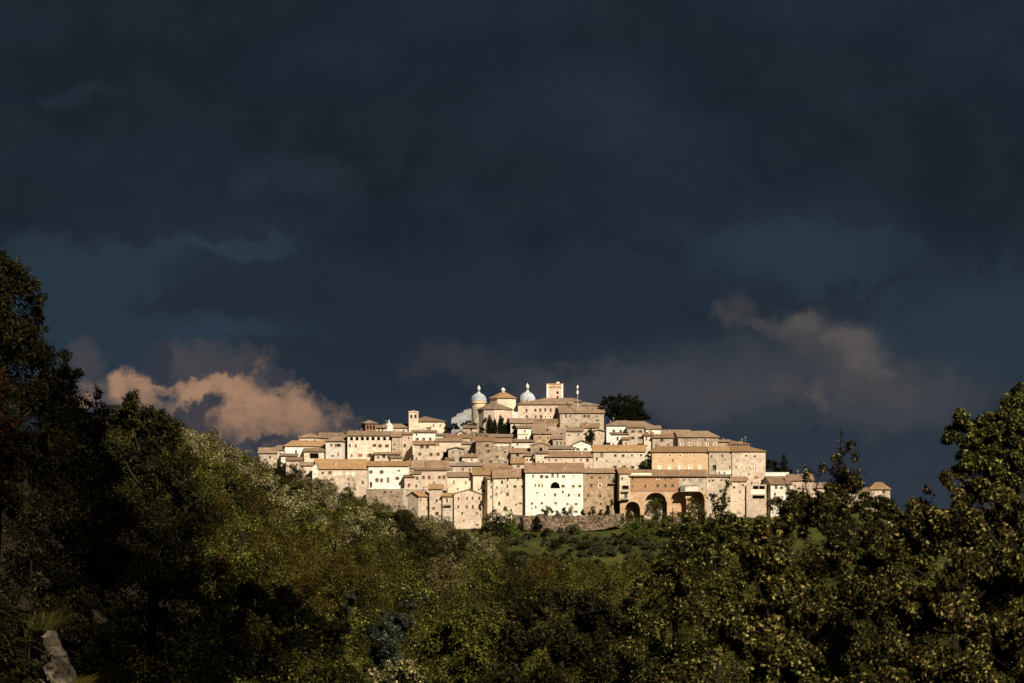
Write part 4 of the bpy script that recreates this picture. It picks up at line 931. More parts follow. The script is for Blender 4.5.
# ------------------------------------------------------------------ trees and bushes
def crown_mesh(name, lobes, n, L, mat, seed, aspect=1.9, shell=.55, out=.6, up=.35, gap=.5, squash=.9, extra=None, ns=1.0, rn=.55):
    """leaves spread through the outer volume of many lobes: every leaf a small folded blade of its own"""
    g = np.random.default_rng(seed)
    lb = np.array(lobes, float)
    p = lb[:, 3] ** 2; p /= p.sum()
    m = int(n * 1.7)
    k = g.choice(len(lb), m, p=p)
    d = g.normal(size=(m, 3)); d /= np.linalg.norm(d, axis=1)[:, None]
    rr = lb[k, 3] * (shell + (1.02 + .38 * g.random(m) ** 2.5 - shell) * g.random(m) ** .6)
    P = lb[k, :3] + d * rr[:, None] * np.array([1, 1, squash])
    q = P / (ns * .55 + .25 * lb[:, 3].mean())
    ph = seed * 1.7
    nz = np.sin(q[:, 0] * 2.1 + ph) * np.sin(q[:, 1] * 1.9 + 1 + ph) + np.sin(q[:, 2] * 2.3 + ph * 2) * np.sin(q[:, 0] * 1.3 + q[:, 1] * 1.1) + .6 * np.sin(q[:, 0] * 4.7 + q[:, 2] * 4.1) * np.sin(q[:, 1] * 4.3)
    keep = nz > np.quantile(nz, .41 * gap * 2) - g.random(m) * .3
    idx = np.nonzero(keep)[0][:n]
    P, d = P[idx], d[idx]; m = len(P)
    nr = d * out + g.normal(size=(m, 3)) * rn + np.array([0, 0, up]); nr /= np.linalg.norm(nr, axis=1)[:, None]
    t = g.normal(size=(m, 3)) + d * .8; t -= nr * (t * nr).sum(1)[:, None]; t /= np.linalg.norm(t, axis=1)[:, None]
    b = np.cross(nr, t)
    ln = L * (.6 + .8 * g.random(m))[:, None]; wd = ln / aspect
    vs = np.empty((m, 4, 3))
    vs[:, 0] = P - t * ln * .5
    vs[:, 1] = P + b * wd * .5 + nr * wd * .22 - t * ln * .05
    vs[:, 2] = P + t * ln * .5
    vs[:, 3] = P - b * wd * .5 + nr * wd * .22 - t * ln * .05
    me = bpy.data.meshes.new(name)
    me.vertices.add(m * 4); me.vertices.foreach_set('co', vs.ravel())
    me.loops.add(m * 4); me.loops.foreach_set('vertex_index', np.arange(m * 4, dtype=np.int32))
    me.polygons.add(m); me.polygons.foreach_set('loop_start', np.arange(0, m * 4, 4, dtype=np.int32))
    me.polygons.foreach_set('loop_total', np.full(m, 4, dtype=np.int32))
    me.materials.append(M[mat])
    if extra:
        me.materials.append(M[extra[0]])
        me.polygons.foreach_set('material_index', (g.random(m) < extra[1]).astype(np.int32))
    me.update(); me.validate()
    return me

def limbs_mesh(base, lobes, r0, mat, seed, nl=9, fork=.35):
    q = random.Random(seed); mb = MB()
    bx, by, bz = base
    top = max(l[2] for l in lobes); cx = sum(l[0] for l in lobes) / len(lobes); cy = sum(l[1] for l in lobes) / len(lobes)
    hz = bz + (top - bz) * fork
    f = (bx + (cx - bx) * .4, by + (cy - by) * .4, hz)
    t2 = (cx, cy, bz + (top - bz) * .8)
    mb.tube([base, ((bx * 2 + f[0]) / 3 + q.uniform(-.1, .1), by, bz + (hz - bz) * .4), f, t2], [r0 * 1.25, r0, r0 * .8, r0 * .25], mat, 7)
    for l in q.sample(lobes, min(nl, len(lobes))):
        s_ = q.uniform(.1, .8); st = tuple(f[i] + (t2[i] - f[i]) * s_ * .7 for i in range(3))
        mid = tuple((st[i] + l[i]) / 2 + q.uniform(-.15, .15) for i in range(3)); mid = (mid[0], mid[1], mid[2] - .1 * abs(l[2] - st[2]))
        mb.tube([st, mid, tuple(l[:3])], [r0 * .42, r0 * .28, r0 * .1], mat, 5)
    return mb.mesh('trunk')

def sphere_lobes(R, h, n, seed, flat=.75, base=.0):
    """lobes over a rounded crown of radius R whose top is at h"""
    q = random.Random(seed); L = []
    for i in range(n):
        a_ = q.uniform(0, 2 * math.pi); u = q.uniform(-.35, 1.0); c_ = math.sqrt(1 - u * u)
        rr = R * q.uniform(.62, .9)
        lr = R * q.uniform(.24, .42)
        L.append((rr * c_ * math.cos(a_), rr * c_ * math.sin(a_), h - R * flat + rr * flat * u - lr * .3, lr))
    L.append((0, 0, h - R * flat, R * .6))
    return L

# ---- wooded slope: prototypes copied tree by tree
KIND = {
    'dark':  ('leaf_dark', 'dense dark green holm oak on the wooded slope below the town', 'trees of the wooded slope, dark green', 'holm_oak_tree'),
    'green': ('leaf_green', 'olive green bushy tree on the wooded slope below the town', 'trees of the wooded slope, olive green', 'bushy_tree'),
    'brown': ('leaf_brown', 'brownish yellow tree on the wooded slope below the town', 'trees of the wooded slope, brownish', 'autumn_tree'),
    'pale':  ('leaf_pale', 'pale silvery leaved tree catching the sun on the wooded slope', 'trees of the wooded slope, pale leaved', 'silver_leaved_tree'),
}
PROTO = {}
for ki, kd in enumerate(KIND):
    for v_ in range(3):
        q = random.Random(ki * 10 + v_)
        lob = sphere_lobes(2.5 + .35 * v_, 0, 12 + 3 * v_, ki * 10 + v_, .8 + .25 * (v_ == 1))
        lob += [(q.uniform(-1.4, 1.4), q.uniform(-1.4, 1.4), q.uniform(-.2, .5), q.uniform(.3, .6)) for _ in range(5)]
        tm_ = limbs_mesh((0, 0, -6.5), lob, .16, 'bark', ki * 10 + v_, 5, .75)
        for far in (0, 1):
            cm_ = crown_mesh('crown', lob, 5500 if far else 20000, .21 if far else .085, KIND[kd][0], 100 + ki * 10 + v_, 1.8, gap=.5 if far else .62, out=1.1, up=.5, rn=.36 if far else .5, shell=.72)
            PROTO[kd, v_, far] = (cm_, tm_)
PALE = [(195, 445), (210, 452), (222, 460), (238, 470), (248, 482), (262, 492), (276, 500), (290, 508), (352, 526), (368, 530), (386, 536), (415, 526), (432, 530), (450, 536), (468, 542), (480, 548), (445, 566), (300, 480), (330, 492)]
BROWN = [(262, 532), (300, 550), (325, 562), (285, 575), (295, 640), (330, 645), (420, 582), (540, 570)]
DARK = [(210, 560), (270, 590), (380, 540), (465, 545), (400, 530), (500, 600), (560, 610), (340, 480), (300, 475), (520, 560), (240, 660), (620, 640), (560, 660), (690, 570), (180, 480), (250, 500), (430, 545)]
def pick(px, py, q):
    best = ('green', 22.0)
    for kd, lst in (('pale', PALE), ('brown', BROWN), ('dark', DARK)):
        for a_, b_ in lst:
            k_ = 1.6 if kd == 'pale' else 1.0
            d_ = k_ * math.hypot(px - a_, (py - b_) * 1.2) * q.uniform(.8, 1.25)
            if d_ < best[1]: best = (kd, d_)
    return best[0]
first = {}
ntree = 0
q = random.Random(21)
Yt = 46.0
while Yt < 565:
    wpx = (5.2 if Yt < 170 else 3.3) * F / Yt
    px = 120 + q.uniform(0, wpx)
    while px < 1080:
        ye = lerp_tab(YEND, px)
        pp, YY = px + q.uniform(-.3, .3) * wpx, Yt * q.uniform(.97, 1.03)
        px += wpx
        if YY > ye or (pp > 745 and Yt > 170 and q.random() < .5): continue
        if pp > 520 and Yt > 170 and q.random() < .45: continue
        x = (pp - 512) * YY / F; zc = canopy(x, YY)
        py = HZ - zc * F / YY
        if py > 715 or (pp > 700 and YY < 120) or (pp < 235 and YY < 95): continue
        if pp < 180 and py > 470 or (325 < pp < 450 and YY < 88): continue
        sc_ = q.uniform(.75, 1.3) * (.6 if Yt > 170 else 1.0 if YY > 110 else .85)
        kd = pick(pp, py + 6, q)
        lab, grp = KIND[kd][1], KIND[kd][2]
        v_ = (q.randrange(3), int(Yt > 170)); cm_, tm_ = PROTO[kd, v_[0], v_[1]]
        z = zc + (.75 if Yt > 170 else 1.0) * q.choice([-1.9, -1.0, -.2, .5, 1.1]) * q.uniform(.6, 1.1)
        if (kd, v_) not in first:
            root = thing(KIND[kd][3], lab, 'tree', (x, YY, z), q.uniform(0, 6.28), grp)
            root.scale = (sc_, sc_, sc_ * q.uniform(.9, 1.1))
            first[kd, v_] = (root, link('trunk', tm_, root), link('crown', cm_, root))
        else:
            r0, t0, c0 = first[kd, v_]
            root = r0.copy(); C.objects.link(root); root.location = (x, YY, z); root.rotation_euler = (0, 0, q.uniform(0, 6.28)); root.scale = (sc_, sc_, sc_ * q.uniform(.9, 1.1))
            for o in (t0, c0):
                c_ = o.copy(); C.objects.link(c_); c_.parent = root
        ntree += 1
    Yt *= 1.085 if Yt < 170 else 1.052
print('slope trees', ntree)

# ---- individual trees from lobes measured in the photo, at their own distance
def lobed_tree(name, label, cat, Y, lobes, n, L, mat, base, seed, depth=1.0, aspect=2.3, trunk_r=.16, bark='bark', gap=.6, extra=None, group=None, shell=.35, nl=6, up=.3, out=.45, shoots=(), rn=.8):
    q = random.Random(seed); s = Y / F
    bx, bz = (base[0] - 512) * s, (HZ - base[1]) * s
    root = thing(name, label, cat, (bx, Y, bz), 0, group)
    LB = []
    for (px, py, rp) in lobes:
        R = rp * s
        for k in range(1 if rp * s < .12 else 7):
            a_ = q.uniform(0, 6.28); e = q.uniform(.3, 1.0) if k else 0
            LB.append(((px - 512) * s - bx + R * e * math.cos(a_), q.uniform(-1, 1) * R * depth * (1.1 if k else .6), (HZ - py) * s - bz + R * e * math.sin(a_), R * (q.uniform(.2, .48) if k else .6)))
    link('trunk', limbs_mesh((0, 0, -.6), LB, trunk_r, bark, seed, nl, .6), root)
    link('crown', crown_mesh('crown', LB, n, L, mat, seed, aspect, shell, gap=gap, extra=extra, up=up, out=out, ns=max(.35, min(1.2, L * 9)), rn=rn), root)
    for (pts, rr, leaves) in shoots:          # upright shoots that rise clear of the crown, leaves along them
        P3 = [((a_ - 512) * s - bx, q.uniform(-.1, .1), (HZ - b_) * s - bz) for a_, b_ in pts]
        mb = MB(); mb.tube(P3, [rr * (1 - .7 * i / (len(P3) - 1)) for i in range(len(P3))], bark, 5)
        st = mb.build('shoot', root)
        lb = []
        for a_, b_ in zip(P3, P3[1:]):
            for k in range(4):
                f_ = k / 4; lb.append((*[a_[i] + (b_[i] - a_[i]) * f_ for i in range(3)], L * 1.1))
        link('leaves', crown_mesh('leaves', lb, leaves, L, mat, seed + 5, aspect, .1, gap=.1), st)
    return root

# left edge, about 75 to 95 m away
lobed_tree('holm_oak_tree', 'tall dark oak rising along the left edge of the picture', 'tree', 78, [(-5, 285, 30), (14, 282, 18), (24, 296, 16), (-10, 330, 45), (28, 325, 18), (30, 345, 22), (10, 365, 40), (45, 362, 20), (50, 385, 26), (20, 286, 18), (33, 300, 12), (72, 392, 20), (8, 268, 16), (-4, 262, 18), (30, 312, 16), (10, 310, 30), (0, 345, 40), (58, 375, 16), (84, 398, 14), (66, 410, 30), (20, 410, 50), (90, 410, 18), (40, 450, 55), (85, 440, 30), (95, 470, 34), (30, 510, 60), (80, 510, 45), (95, 545, 40), (40, 570, 60), (90, 590, 45)],
           95000, .1, 'leaf_dark', (45, 720), 41, .8, gap=.3)
lobed_tree('holm_oak_tree', 'dark rounded oak standing right of the tallest one at the left edge', 'tree', 88, [(130, 404, 13), (112, 412, 14), (132, 414, 22), (148, 414, 14), (150, 428, 22), (112, 432, 24), (166, 430, 14), (174, 445, 16), (135, 455, 36), (165, 470, 30), (110, 470, 30), (185, 492, 22), (130, 505, 42), (170, 520, 40), (205, 528, 24), (120, 560, 42), (165, 575, 45), (205, 575, 35), (218, 610, 30), (140, 625, 50), (190, 640, 45), (220, 668, 36), (130, 690, 50)],
           85000, .105, 'leaf_dark', (150, 730), 42, .8, gap=.38)
lobed_tree('shrub', 'rusty red shrub against the left edge of the picture', 'shrub', 66, [(-5, 395, 20), (8, 425, 16), (-2, 450, 22), (10, 472, 14), (0, 500, 18), (-8, 380, 14)], 3800, .1, 'leaf_red', (-2, 720), 43, .7, gap=.45, trunk_r=.07)
lobed_tree('shrub', 'shrub with dusty grey-green leaves in front of the tall dark oak', 'shrub', 64, [(22, 438, 12), (45, 442, 14), (60, 446, 10), (30, 470, 18), (55, 485, 14), (15, 500, 18), (40, 520, 20), (60, 515, 10), (20, 550, 20), (52, 548, 14), (12, 590, 18), (40, 585, 14)], 6500, .085, 'leaf_dusty', (28, 720), 44, .6, gap=.6, trunk_r=.03)

lobed_tree('leafy_bush', 'dark bush around the pale rock in the lower left corner', 'bush', 63.5, [(30, 622, 18), (60, 622, 17), (86, 630, 17), (10, 625, 18), (112, 606, 16), (8, 606, 20), (-4, 640, 24), (14, 650, 16), (8, 690, 26), (84, 606, 18), (60, 606, 14), (40, 606, 14), (100, 640, 22), (108, 680, 24), (90, 655, 16), (120, 620, 18)], 32000, .085, 'leaf_dark', (40, 730), 48, .5, gap=.35, trunk_r=.05)
# blue-grey cypress-like bush in the middle of the slope
lobed_tree('blue_juniper', 'blue-grey juniper with feathery upward branches in the middle of the slope', 'tree', 66, [(350, 600, 7), (356, 612, 9), (364, 622, 10), (374, 606, 8), (382, 618, 10), (392, 628, 10), (402, 618, 9), (412, 604, 8), (420, 596, 8), (428, 594, 6), (410, 622, 8), (376, 634, 12), (390, 642, 14), (402, 636, 10), (385, 655, 12), (378, 664, 10), (396, 660, 10), (370, 620, 8)],
           18000, .085, 'leaf_blue', (390, 715), 45, .8, gap=.6, aspect=3.2, trunk_r=.05, up=.7)
lobed_tree('shrub', 'light brown dry shrub below the blue-grey juniper', 'shrub', 60, [(392, 672, 12), (405, 668, 12), (380, 680, 12), (415, 682, 14), (398, 690, 16)], 2600, .09, 'leaf_pale', (398, 720), 46, .8, gap=.5, trunk_r=.06)

# right-hand bushes, about 30 to 50 m away
lobed_tree('tall_bush', 'tall bush with one leafy tuft standing up, in front of the town right end', 'bush', 40, [(846, 456, 15), (838, 470, 13), (852, 474, 15), (842, 488, 15), (830, 484, 8), (885, 508, 9), (897, 516, 9), (876, 503, 8), (800, 492, 20), (825, 500, 24), (850, 505, 24), (872, 512, 16), (790, 515, 22), (812, 525, 30), (845, 532, 34), (875, 540, 24), (893, 552, 18), (898, 575, 20), (780, 545, 26), (815, 565, 36), (855, 575, 38), (885, 585, 28), (790, 600, 40), (840, 620, 45), (880, 640, 36), (800, 660, 45), (850, 680, 45)],
           80000, .05, 'leaf_near', (835, 800), 51, .7, gap=.66, trunk_r=.05, extra=('leaf_orange', .006),
           shoots=[([(846, 480), (841, 455), (840, 428)], .014, 60), ([(806, 490), (805, 470), (803, 462)], .01, 26), ([(815, 492), (819, 475), (822, 466)], .01, 22), ([(797, 500), (788, 488), (783, 478)], .01, 24), ([(868, 510), (872, 500), (873, 492)], .01, 20)])
lobed_tree('oak_tree', 'leafy oak with a dark open branch reaching in from the right edge', 'tree', 36, [(960, 418, 12), (975, 428, 14), (992, 420, 14), (1010, 408, 15), (1018, 394, 11), (1024, 412, 16), (966, 440, 16), (984, 446, 18), (1005, 440, 20), (950, 430, 7), (946, 440, 7), (972, 462, 14), (990, 466, 16), (1010, 466, 18), (1024, 450, 18), (1022, 480, 16), (1000, 482, 14), (960, 474, 10)],
           66000, .05, 'leaf_near', (1045, 830), 52, .9, gap=.3, trunk_r=.07, nl=8)
lobed_tree('leafy_bush', 'broad yellow-green bush filling the lower right corner', 'bush', 33, [(906, 524, 9), (905, 545, 16), (916, 490, 10), (926, 500, 16), (945, 484, 14), (960, 492, 18), (985, 492, 18), (1010, 505, 20), (935, 520, 26), (970, 525, 30), (1005, 535, 30), (915, 545, 20), (945, 560, 34), (985, 570, 36), (1020, 575, 30), (910, 600, 32), (960, 615, 42), (1010, 625, 42), (920, 660, 42), (975, 675, 45), (1025, 680, 40), (880, 690, 40)],
           76000, .056, 'leaf_yellow', (965, 830), 53, .7, gap=.68, trunk_r=.05, extra=('leaf_orange', .02))
lobed_tree('leafy_bush', 'yellow-green bush with large leaves left of the tall tufted bush', 'bush', 31, [(742, 545, 12), (760, 532, 14), (782, 528, 14), (752, 560, 20), (778, 560, 22), (745, 585, 18), (770, 592, 26), (800, 585, 16), (735, 625, 24), (768, 632, 30), (800, 640, 28), (725, 662, 28), (760, 675, 34), (800, 685, 34), (700, 688, 24)],
           40000, .058, 'leaf_yellow', (765, 830), 54, .7, gap=.55, trunk_r=.06, extra=('leaf_orange', .012),
           shoots=[([(752, 545), (748, 532), (745, 524)], .012, 24), ([(720, 660), (722, 640), (726, 628)], .012, 24)])
lobed_tree('leafy_bush', 'dark green bush behind the yellow-green bush at the right edge', 'bush', 54, [(900, 532, 18), (930, 542, 22), (960, 538, 24), (990, 540, 26), (1018, 540, 24), (915, 570, 26), (960, 575, 30), (1005, 580, 30), (878, 548, 18), (1000, 515, 16), (1020, 510, 18), (862, 540, 16)],
           30000, .078, 'leaf_near', (955, 760), 60, .6, gap=.35, trunk_r=.05)
lobed_tree('shrub', 'dark shrub growing over the lower left side of the pale rock', 'shrub', 57, [(26, 668, 13), (20, 650, 12), (38, 686, 12), (28, 640, 7), (48, 692, 8)], 5000, .07, 'leaf_dark', (28, 740), 49, .5, gap=.3, trunk_r=.03)
lobed_tree('sapling', 'thin sapling with sparse leaves in front of the beige house by the arches', 'sapling', 47, [(722, 492, 6), (727, 484, 5), (714, 496, 5), (721, 505, 8), (728, 500, 5), (716, 512, 8), (727, 516, 9), (708, 520, 8), (735, 522, 9), (700, 526, 9), (745, 527, 8), (718, 528, 14), (735, 535, 14), (705, 540, 14), (725, 550, 20), (700, 556, 16), (690, 540, 9), (715, 580, 20), (735, 590, 20), (720, 615, 22), (705, 640, 22)],
           9000, .06, 'leaf_near', (722, 760), 55, .6, gap=.5, trunk_r=.05, shoots=[([(721, 520), (723, 495), (730, 477)], .014, 44), ([(717, 515), (712, 498), (708, 494)], .01, 20), ([(724, 505), (726, 490), (727, 480)], .01, 22)])
lobed_tree('leafy_bush', 'dark bush with dry tips between the olive field and the sapling', 'bush', 55, [(693, 502, 4), (699, 508, 4), (697, 517, 7), (688, 521, 7), (672, 548, 9), (690, 530, 15), (655, 560, 10), (680, 558, 18), (700, 575, 24), (660, 585, 22), (690, 610, 30), (640, 600, 16), (650, 625, 28), (690, 655, 36), (640, 665, 34), (665, 690, 34)],
           36000, .068, 'leaf_near', (675, 760), 56, .8, gap=.5, trunk_r=.07, extra=('leaf_orange', .006))
lobed_tree('leafy_bush', 'dark low bush along the bottom edge under the middle of the town', 'bush', 62, [(530, 610, 20), (560, 600, 22), (590, 610, 22), (615, 620, 18), (520, 645, 30), (560, 640, 34), (600, 650, 34), (500, 685, 34), (545, 685, 38), (600, 692, 36)],
           34000, .084, 'leaf_dark', (560, 745), 57, .8, gap=.5, trunk_r=.07)
lobed_tree('leafy_bush', 'dark green bush at the bottom edge left of the blue-grey juniper', 'bush', 66, [(255, 600, 22), (285, 615, 24), (315, 610, 20), (335, 632, 20), (240, 640, 32), (285, 655, 34), (325, 662, 26), (350, 685, 26), (260, 695, 34), (305, 698, 30)],
           26000, .09, 'leaf_dark', (290, 745), 58, .8, gap=.5, trunk_r=.07)
lobed_tree('leafy_bush', 'olive green bush at the bottom edge right of the blue-grey juniper', 'bush', 68, [(440, 610, 18), (465, 620, 22), (490, 635, 18), (445, 645, 26), (475, 660, 28), (430, 680, 24), (465, 695, 28), (500, 690, 22)],
           20000, .09, 'leaf_green', (465, 745), 59, .8, gap=.5, trunk_r=.07)

# pale rock with a grass tuft in the lower left corner
s = 60 / F
root = tag(link('rock_outcrop', None, None, at(52, 760, 60)), 'pale weathered rock outcrop in the lower left corner', 'rock')
g_ = np.random.default_rng(5); mb = MB(); nu_, nv_ = 34, 44
pts = [[None] * nu_ for _ in range(nv_)]
for j in range(nv_):
    f_ = j / (nv_ - 1); py = 626 + f_ * 134
    xl, xr = 34 - 4 * f_, 36 + 62 * f_ ** .75
    for i in range(nu_):
        a_ = i / (nu_ - 1)
        px = xl + (xr - xl) * a_
        nn = mnoise.fractal(Vector((px * .05, py * .05, 3.1)), .8, 2.1, 6) + .6 * abs(mnoise.noise(Vector((px * .16, py * .13, 9)))) + .25 * mnoise.cell(Vector((px * .12 + py * .05, py * .1, 2)))
        prof = math.sin(math.pi * min(1, a_ * 1.1)) ** .5
        pts[j][i] = ((px - 52) * s + .05 * mnoise.noise(Vector((px * .2, py * .2, 5))), 1.4 * (1 - f_) - (.2 + .8 * f_) * prof - nn * .32, (760 - py) * s + .12 * mnoise.noise(Vector((px * .1, py * .3, 7))))
for j in range(nv_ - 1):
    for i in range(nu_ - 1): mb.poly([pts[j][i], pts[j][i + 1], pts[j + 1][i + 1], pts[j + 1][i]], 'rock')
for j in range(nv_ - 1):
    for i in (0, nu_ - 1):
        A, B = pts[j][i], pts[j + 1][i]
        mb.poly([A, B, (B[0] + (.1 if i == 0 else -.15), 2.2, B[2]), (A[0] + (.1 if i == 0 else -.15), 2.2, A[2])], 'rock')
for i in range(nu_ - 1):
    A, B = pts[0][i], pts[0][i + 1]
    mb.poly([A, B, (B[0], 2.2, B[2] + .1), (A[0], 2.2, A[2] + .1)], 'rock')
mb.build('stone', root)
def grass_tuft(label, px, py, Y, wpx, hpx, n, mat, seed):
    q = random.Random(seed); s = Y / F; mb = MB()
    for i in range(n):
        x = q.gauss(0, .33) * wpx / 2 * s; y = q.uniform(-.3, .3); h_ = hpx * s * q.uniform(.5, 1.1); lean = x * 1.1 + q.uniform(-.2, .2) + .28
        w_ = .008
        mb.poly([(x - w_, y, 0), (x + w_, y, 0), (x + lean * .5 + w_ * .7, y + .02, h_ * .7), (x + lean, y - .02, h_ * q.uniform(.7, 1)), (x + lean * .5 - w_ * .7, y + .02, h_ * .7)], mat)
    return tag(mb.build('grass_tuft'), label, 'grass tuft'), mb
o, _ = grass_tuft('long arching grass tuft on top of the pale rock', 45, 634, 59.5, 42, 24, 300, 'leaf_green', 3); o.location = at(44, 630, 59.4)
o, _ = grass_tuft('dry brown grass tuft at the right foot of the pale rock', 78, 690, 58.5, 18, 18, 160, 'leaf_brown', 4); o.location = at(77, 690, 58.4)

# ------------------------------------------------------------------ trees of the town
def town_tree(name, label, lobes, n, L, mat, yb, seed, Y=None, depth=.9, aspect=1.6, group=None, gap=.4, trunk_r=.2, cat='tree'):
    Y = Y or town_y(yb); cx = sum(l[0] for l in lobes) / len(lobes)
    return lobed_tree(name, label, cat, Y, lobes, n, L, mat, (cx, yb), seed, depth, aspect, trunk_r, gap=gap, group=group, nl=6)
town_tree('cedar_tree', 'large dark spreading cedar on the skyline above the white terrace house',
          [(606, 401, 4), (611, 399, 5), (618, 400, 6), (626, 399, 6), (633, 401, 6), (638, 406, 6), (642, 412, 6), (646, 417, 5), (610, 406, 5), (615, 410, 8), (624, 409, 10), (634, 412, 9), (612, 416, 6), (622, 417, 9), (632, 418, 9), (641, 419, 6), (616, 420, 6), (603, 404, 3), (607, 410, 3)], 27000, .42, 'leaf_cedar', 426, 61, 1078, gap=.2, trunk_r=.5)
def cypress(label, px, yt, yb, wpx, Y, seed, mat='leaf_cedar', n=5000):
    q = random.Random(seed); s = Y / F; root = thing('cypress_tree', label, 'cypress', ((px - 512) * s, Y, (HZ - yb) * s), 0, 'cypresses in front of the apse')
    h = (yb - yt) * s; R = wpx / 2 * s * 1.75; lb = []
    for i in range(26):
        f_ = i / 25; rr = R * (math.sin(math.pi * min(1, .18 + f_ * .82)) ** .7 if f_ < .5 else (1 - (f_ - .5) * 2 * .93) ** .75)
        lb.append((q.uniform(-.12, .12) * rr, q.uniform(-.2, .2) * rr, h * (.06 + .92 * f_), max(.12, rr * q.uniform(.85, 1.05))))
    mb = MB(); mb.tube([(0, 0, -1.5), (0, 0, h * .5), (0, 0, h * .92)], [.16, .12, .03], 'bark'); mb.build('trunk', root)
    link('crown', crown_mesh('crown', lb, n, .34, mat, seed, 2.0, .4, up=.6, gap=.05, squash=1.2), root)
for i, a_ in enumerate([('tall pointed cypress, leftmost of the row of cypresses', 489.6, 414.3, 437, 4.4), ('slim pointed cypress, second from the left in the row below the apse', 494.8, 418, 437, 2.8), ('tallest slim cypress in the middle of the row below the apse', 500.6, 414.2, 437.5, 4),
                        ('short cypress tucked right of the tallest middle one', 504.8, 423, 437.5, 3.2), ('tall broad cypress at the right of the row below the apse', 508.5, 417.6, 438, 4.4)]):
    cypress(*a_, 1067 + i * .6, 70 + i)
town_tree('round_tree', 'dark round tree left of the tall pointed cypress row', [(482, 429, 3), (481, 433, 3.4), (483.5, 435, 3)], 1100, .36, 'leaf_cedar', 441, 80, 1066, group='trees on the upper terrace')
town_tree('round_tree', 'dark bushy tree closing the cypress row at its right end', [(515.5, 428, 2.6), (515, 432, 3), (516, 436, 3)], 1000, .36, 'leaf_cedar', 442, 81, 1066, group='trees on the upper terrace')
town_tree('hedge_bush', 'low dark hedge bush running along the feet of the cypresses', [(486, 434, 2.4), (490, 435, 2.4), (497, 433, 3), (501, 434, 3), (504, 433.5, 3), (493, 434.5, 3), (508, 434.5, 2.6), (512, 435, 2.4), (480, 436, 2.4), (476, 437, 2.2)], 3200, .34, 'leaf_dark', 440, 82, 1065.5, cat='bush')
town_tree('round_tree', 'small round umbrella tree at the foot of the pale stepped walls', [(454.5, 426.5, 3.6), (457, 427.5, 3), (452, 428, 2.6)], 1200, .34, 'leaf_cedar', 436, 83, 1066, trunk_r=.15)
town_tree('garden_bush', 'green bush on top of the wall left of the apse', [(466, 423.5, 3), (471, 422.5, 3.2), (475, 424.5, 2.4), (462, 425, 2)], 1000, .34, 'leaf_dark', 430, 84, 1070, cat='bush')
town_tree('round_tree', 'round green tree among the roofs below the palace tower', [(588, 433.5, 3.6), (592, 434, 3.4), (590, 437.5, 4.4), (587, 438.5, 3), (593, 439, 2.6), (590, 431.5, 2.6)], 2000, .34, 'leaf_dark', 447, 85, 1052)
town_tree('garden_bush', 'dark bush between the cream church and the stepped walls', [(447, 428, 3), (449.5, 430, 3), (445.5, 431, 2.4)], 900, .34, 'leaf_dark', 438, 116, 1066, cat='bush')
town_tree('garden_bush', 'tiny dark bush against the cream church wall', [(430, 428, 1.2), (430, 430, 1.4)], 260, .3, 'leaf_dark', 434, 86, 1070.2, cat='bush', trunk_r=.08)
town_tree('ivy_and_shade', 'dark ivy and shrubs coloured for alley shade, left of the long orange palace', [(648.5, 453, 2.6), (648, 457, 2.8), (649, 461, 3), (648.4, 465, 3), (649, 469, 3), (648, 473, 3)], 2400, .34, 'leaf_cedar', 482, 89, 1033, cat='ivy', trunk_r=.12)  # plants in the gap; their near-black leaves also stand in for the alley's shadow
town_tree('conifer_tree', 'dark bushy conifer right behind the corner of the pale palace', [(769, 462, 3.4), (773, 463, 4), (768, 468, 4), (774, 469, 5), (779, 470, 4), (776, 464, 2.6)], 2600, .4, 'leaf_cedar', 477, 87, 1040)
town_tree('conifer_tree', 'pointed dark conifer above the long whitewashed wall', [(783.4, 454.5, 1.6), (783.4, 458, 2.6), (784, 462, 3.4), (784, 466.5, 4.2), (785, 470.5, 5), (790, 471.5, 3.4), (780, 471, 3)], 2600, .4, 'leaf_cedar', 477, 88, 1041)
town_tree('round_tree', 'large dark round tree at the foot of the pink gabled house', [(497, 516, 7), (491, 518, 6), (503, 520, 7), (497, 525, 9), (488, 527, 6), (506, 529, 6), (499, 533, 7), (494, 511, 4)], 5200, .34, 'leaf_dark', 540, 90, 992, trunk_r=.25)
town_tree('round_tree', 'smaller bright green tree right of the large dark round tree', [(510, 514, 4), (508, 521, 5), (513, 524, 5), (511, 531, 6), (505, 509, 3), (517, 532, 4)], 2600, .34, 'leaf_fresh', 540, 91, 993)
town_tree('shrub', 'dark green shrub in front of the left part of the garden wall', [(522, 518, 3), (521, 523, 3.6), (523, 527, 3.4)], 1100, .34, 'leaf_dark', 532, 92, 996, cat='shrub', trunk_r=.1)
town_tree('shrub', 'round green shrub in front of the middle of the garden wall', [(537, 519, 4), (536, 524, 5), (539, 527, 4.4)], 1500, .34, 'leaf_dark', 533, 93, 995, cat='shrub', trunk_r=.1)
town_tree('olive_tree', 'bright green flat-topped tree in front of the white building', [(543, 510.5, 2.6), (547, 509.5, 3.4), (551, 511, 2.8), (546.5, 512.5, 3)], 1300, .3, 'leaf_fresh', 518, 94, 999.5, trunk_r=.1)
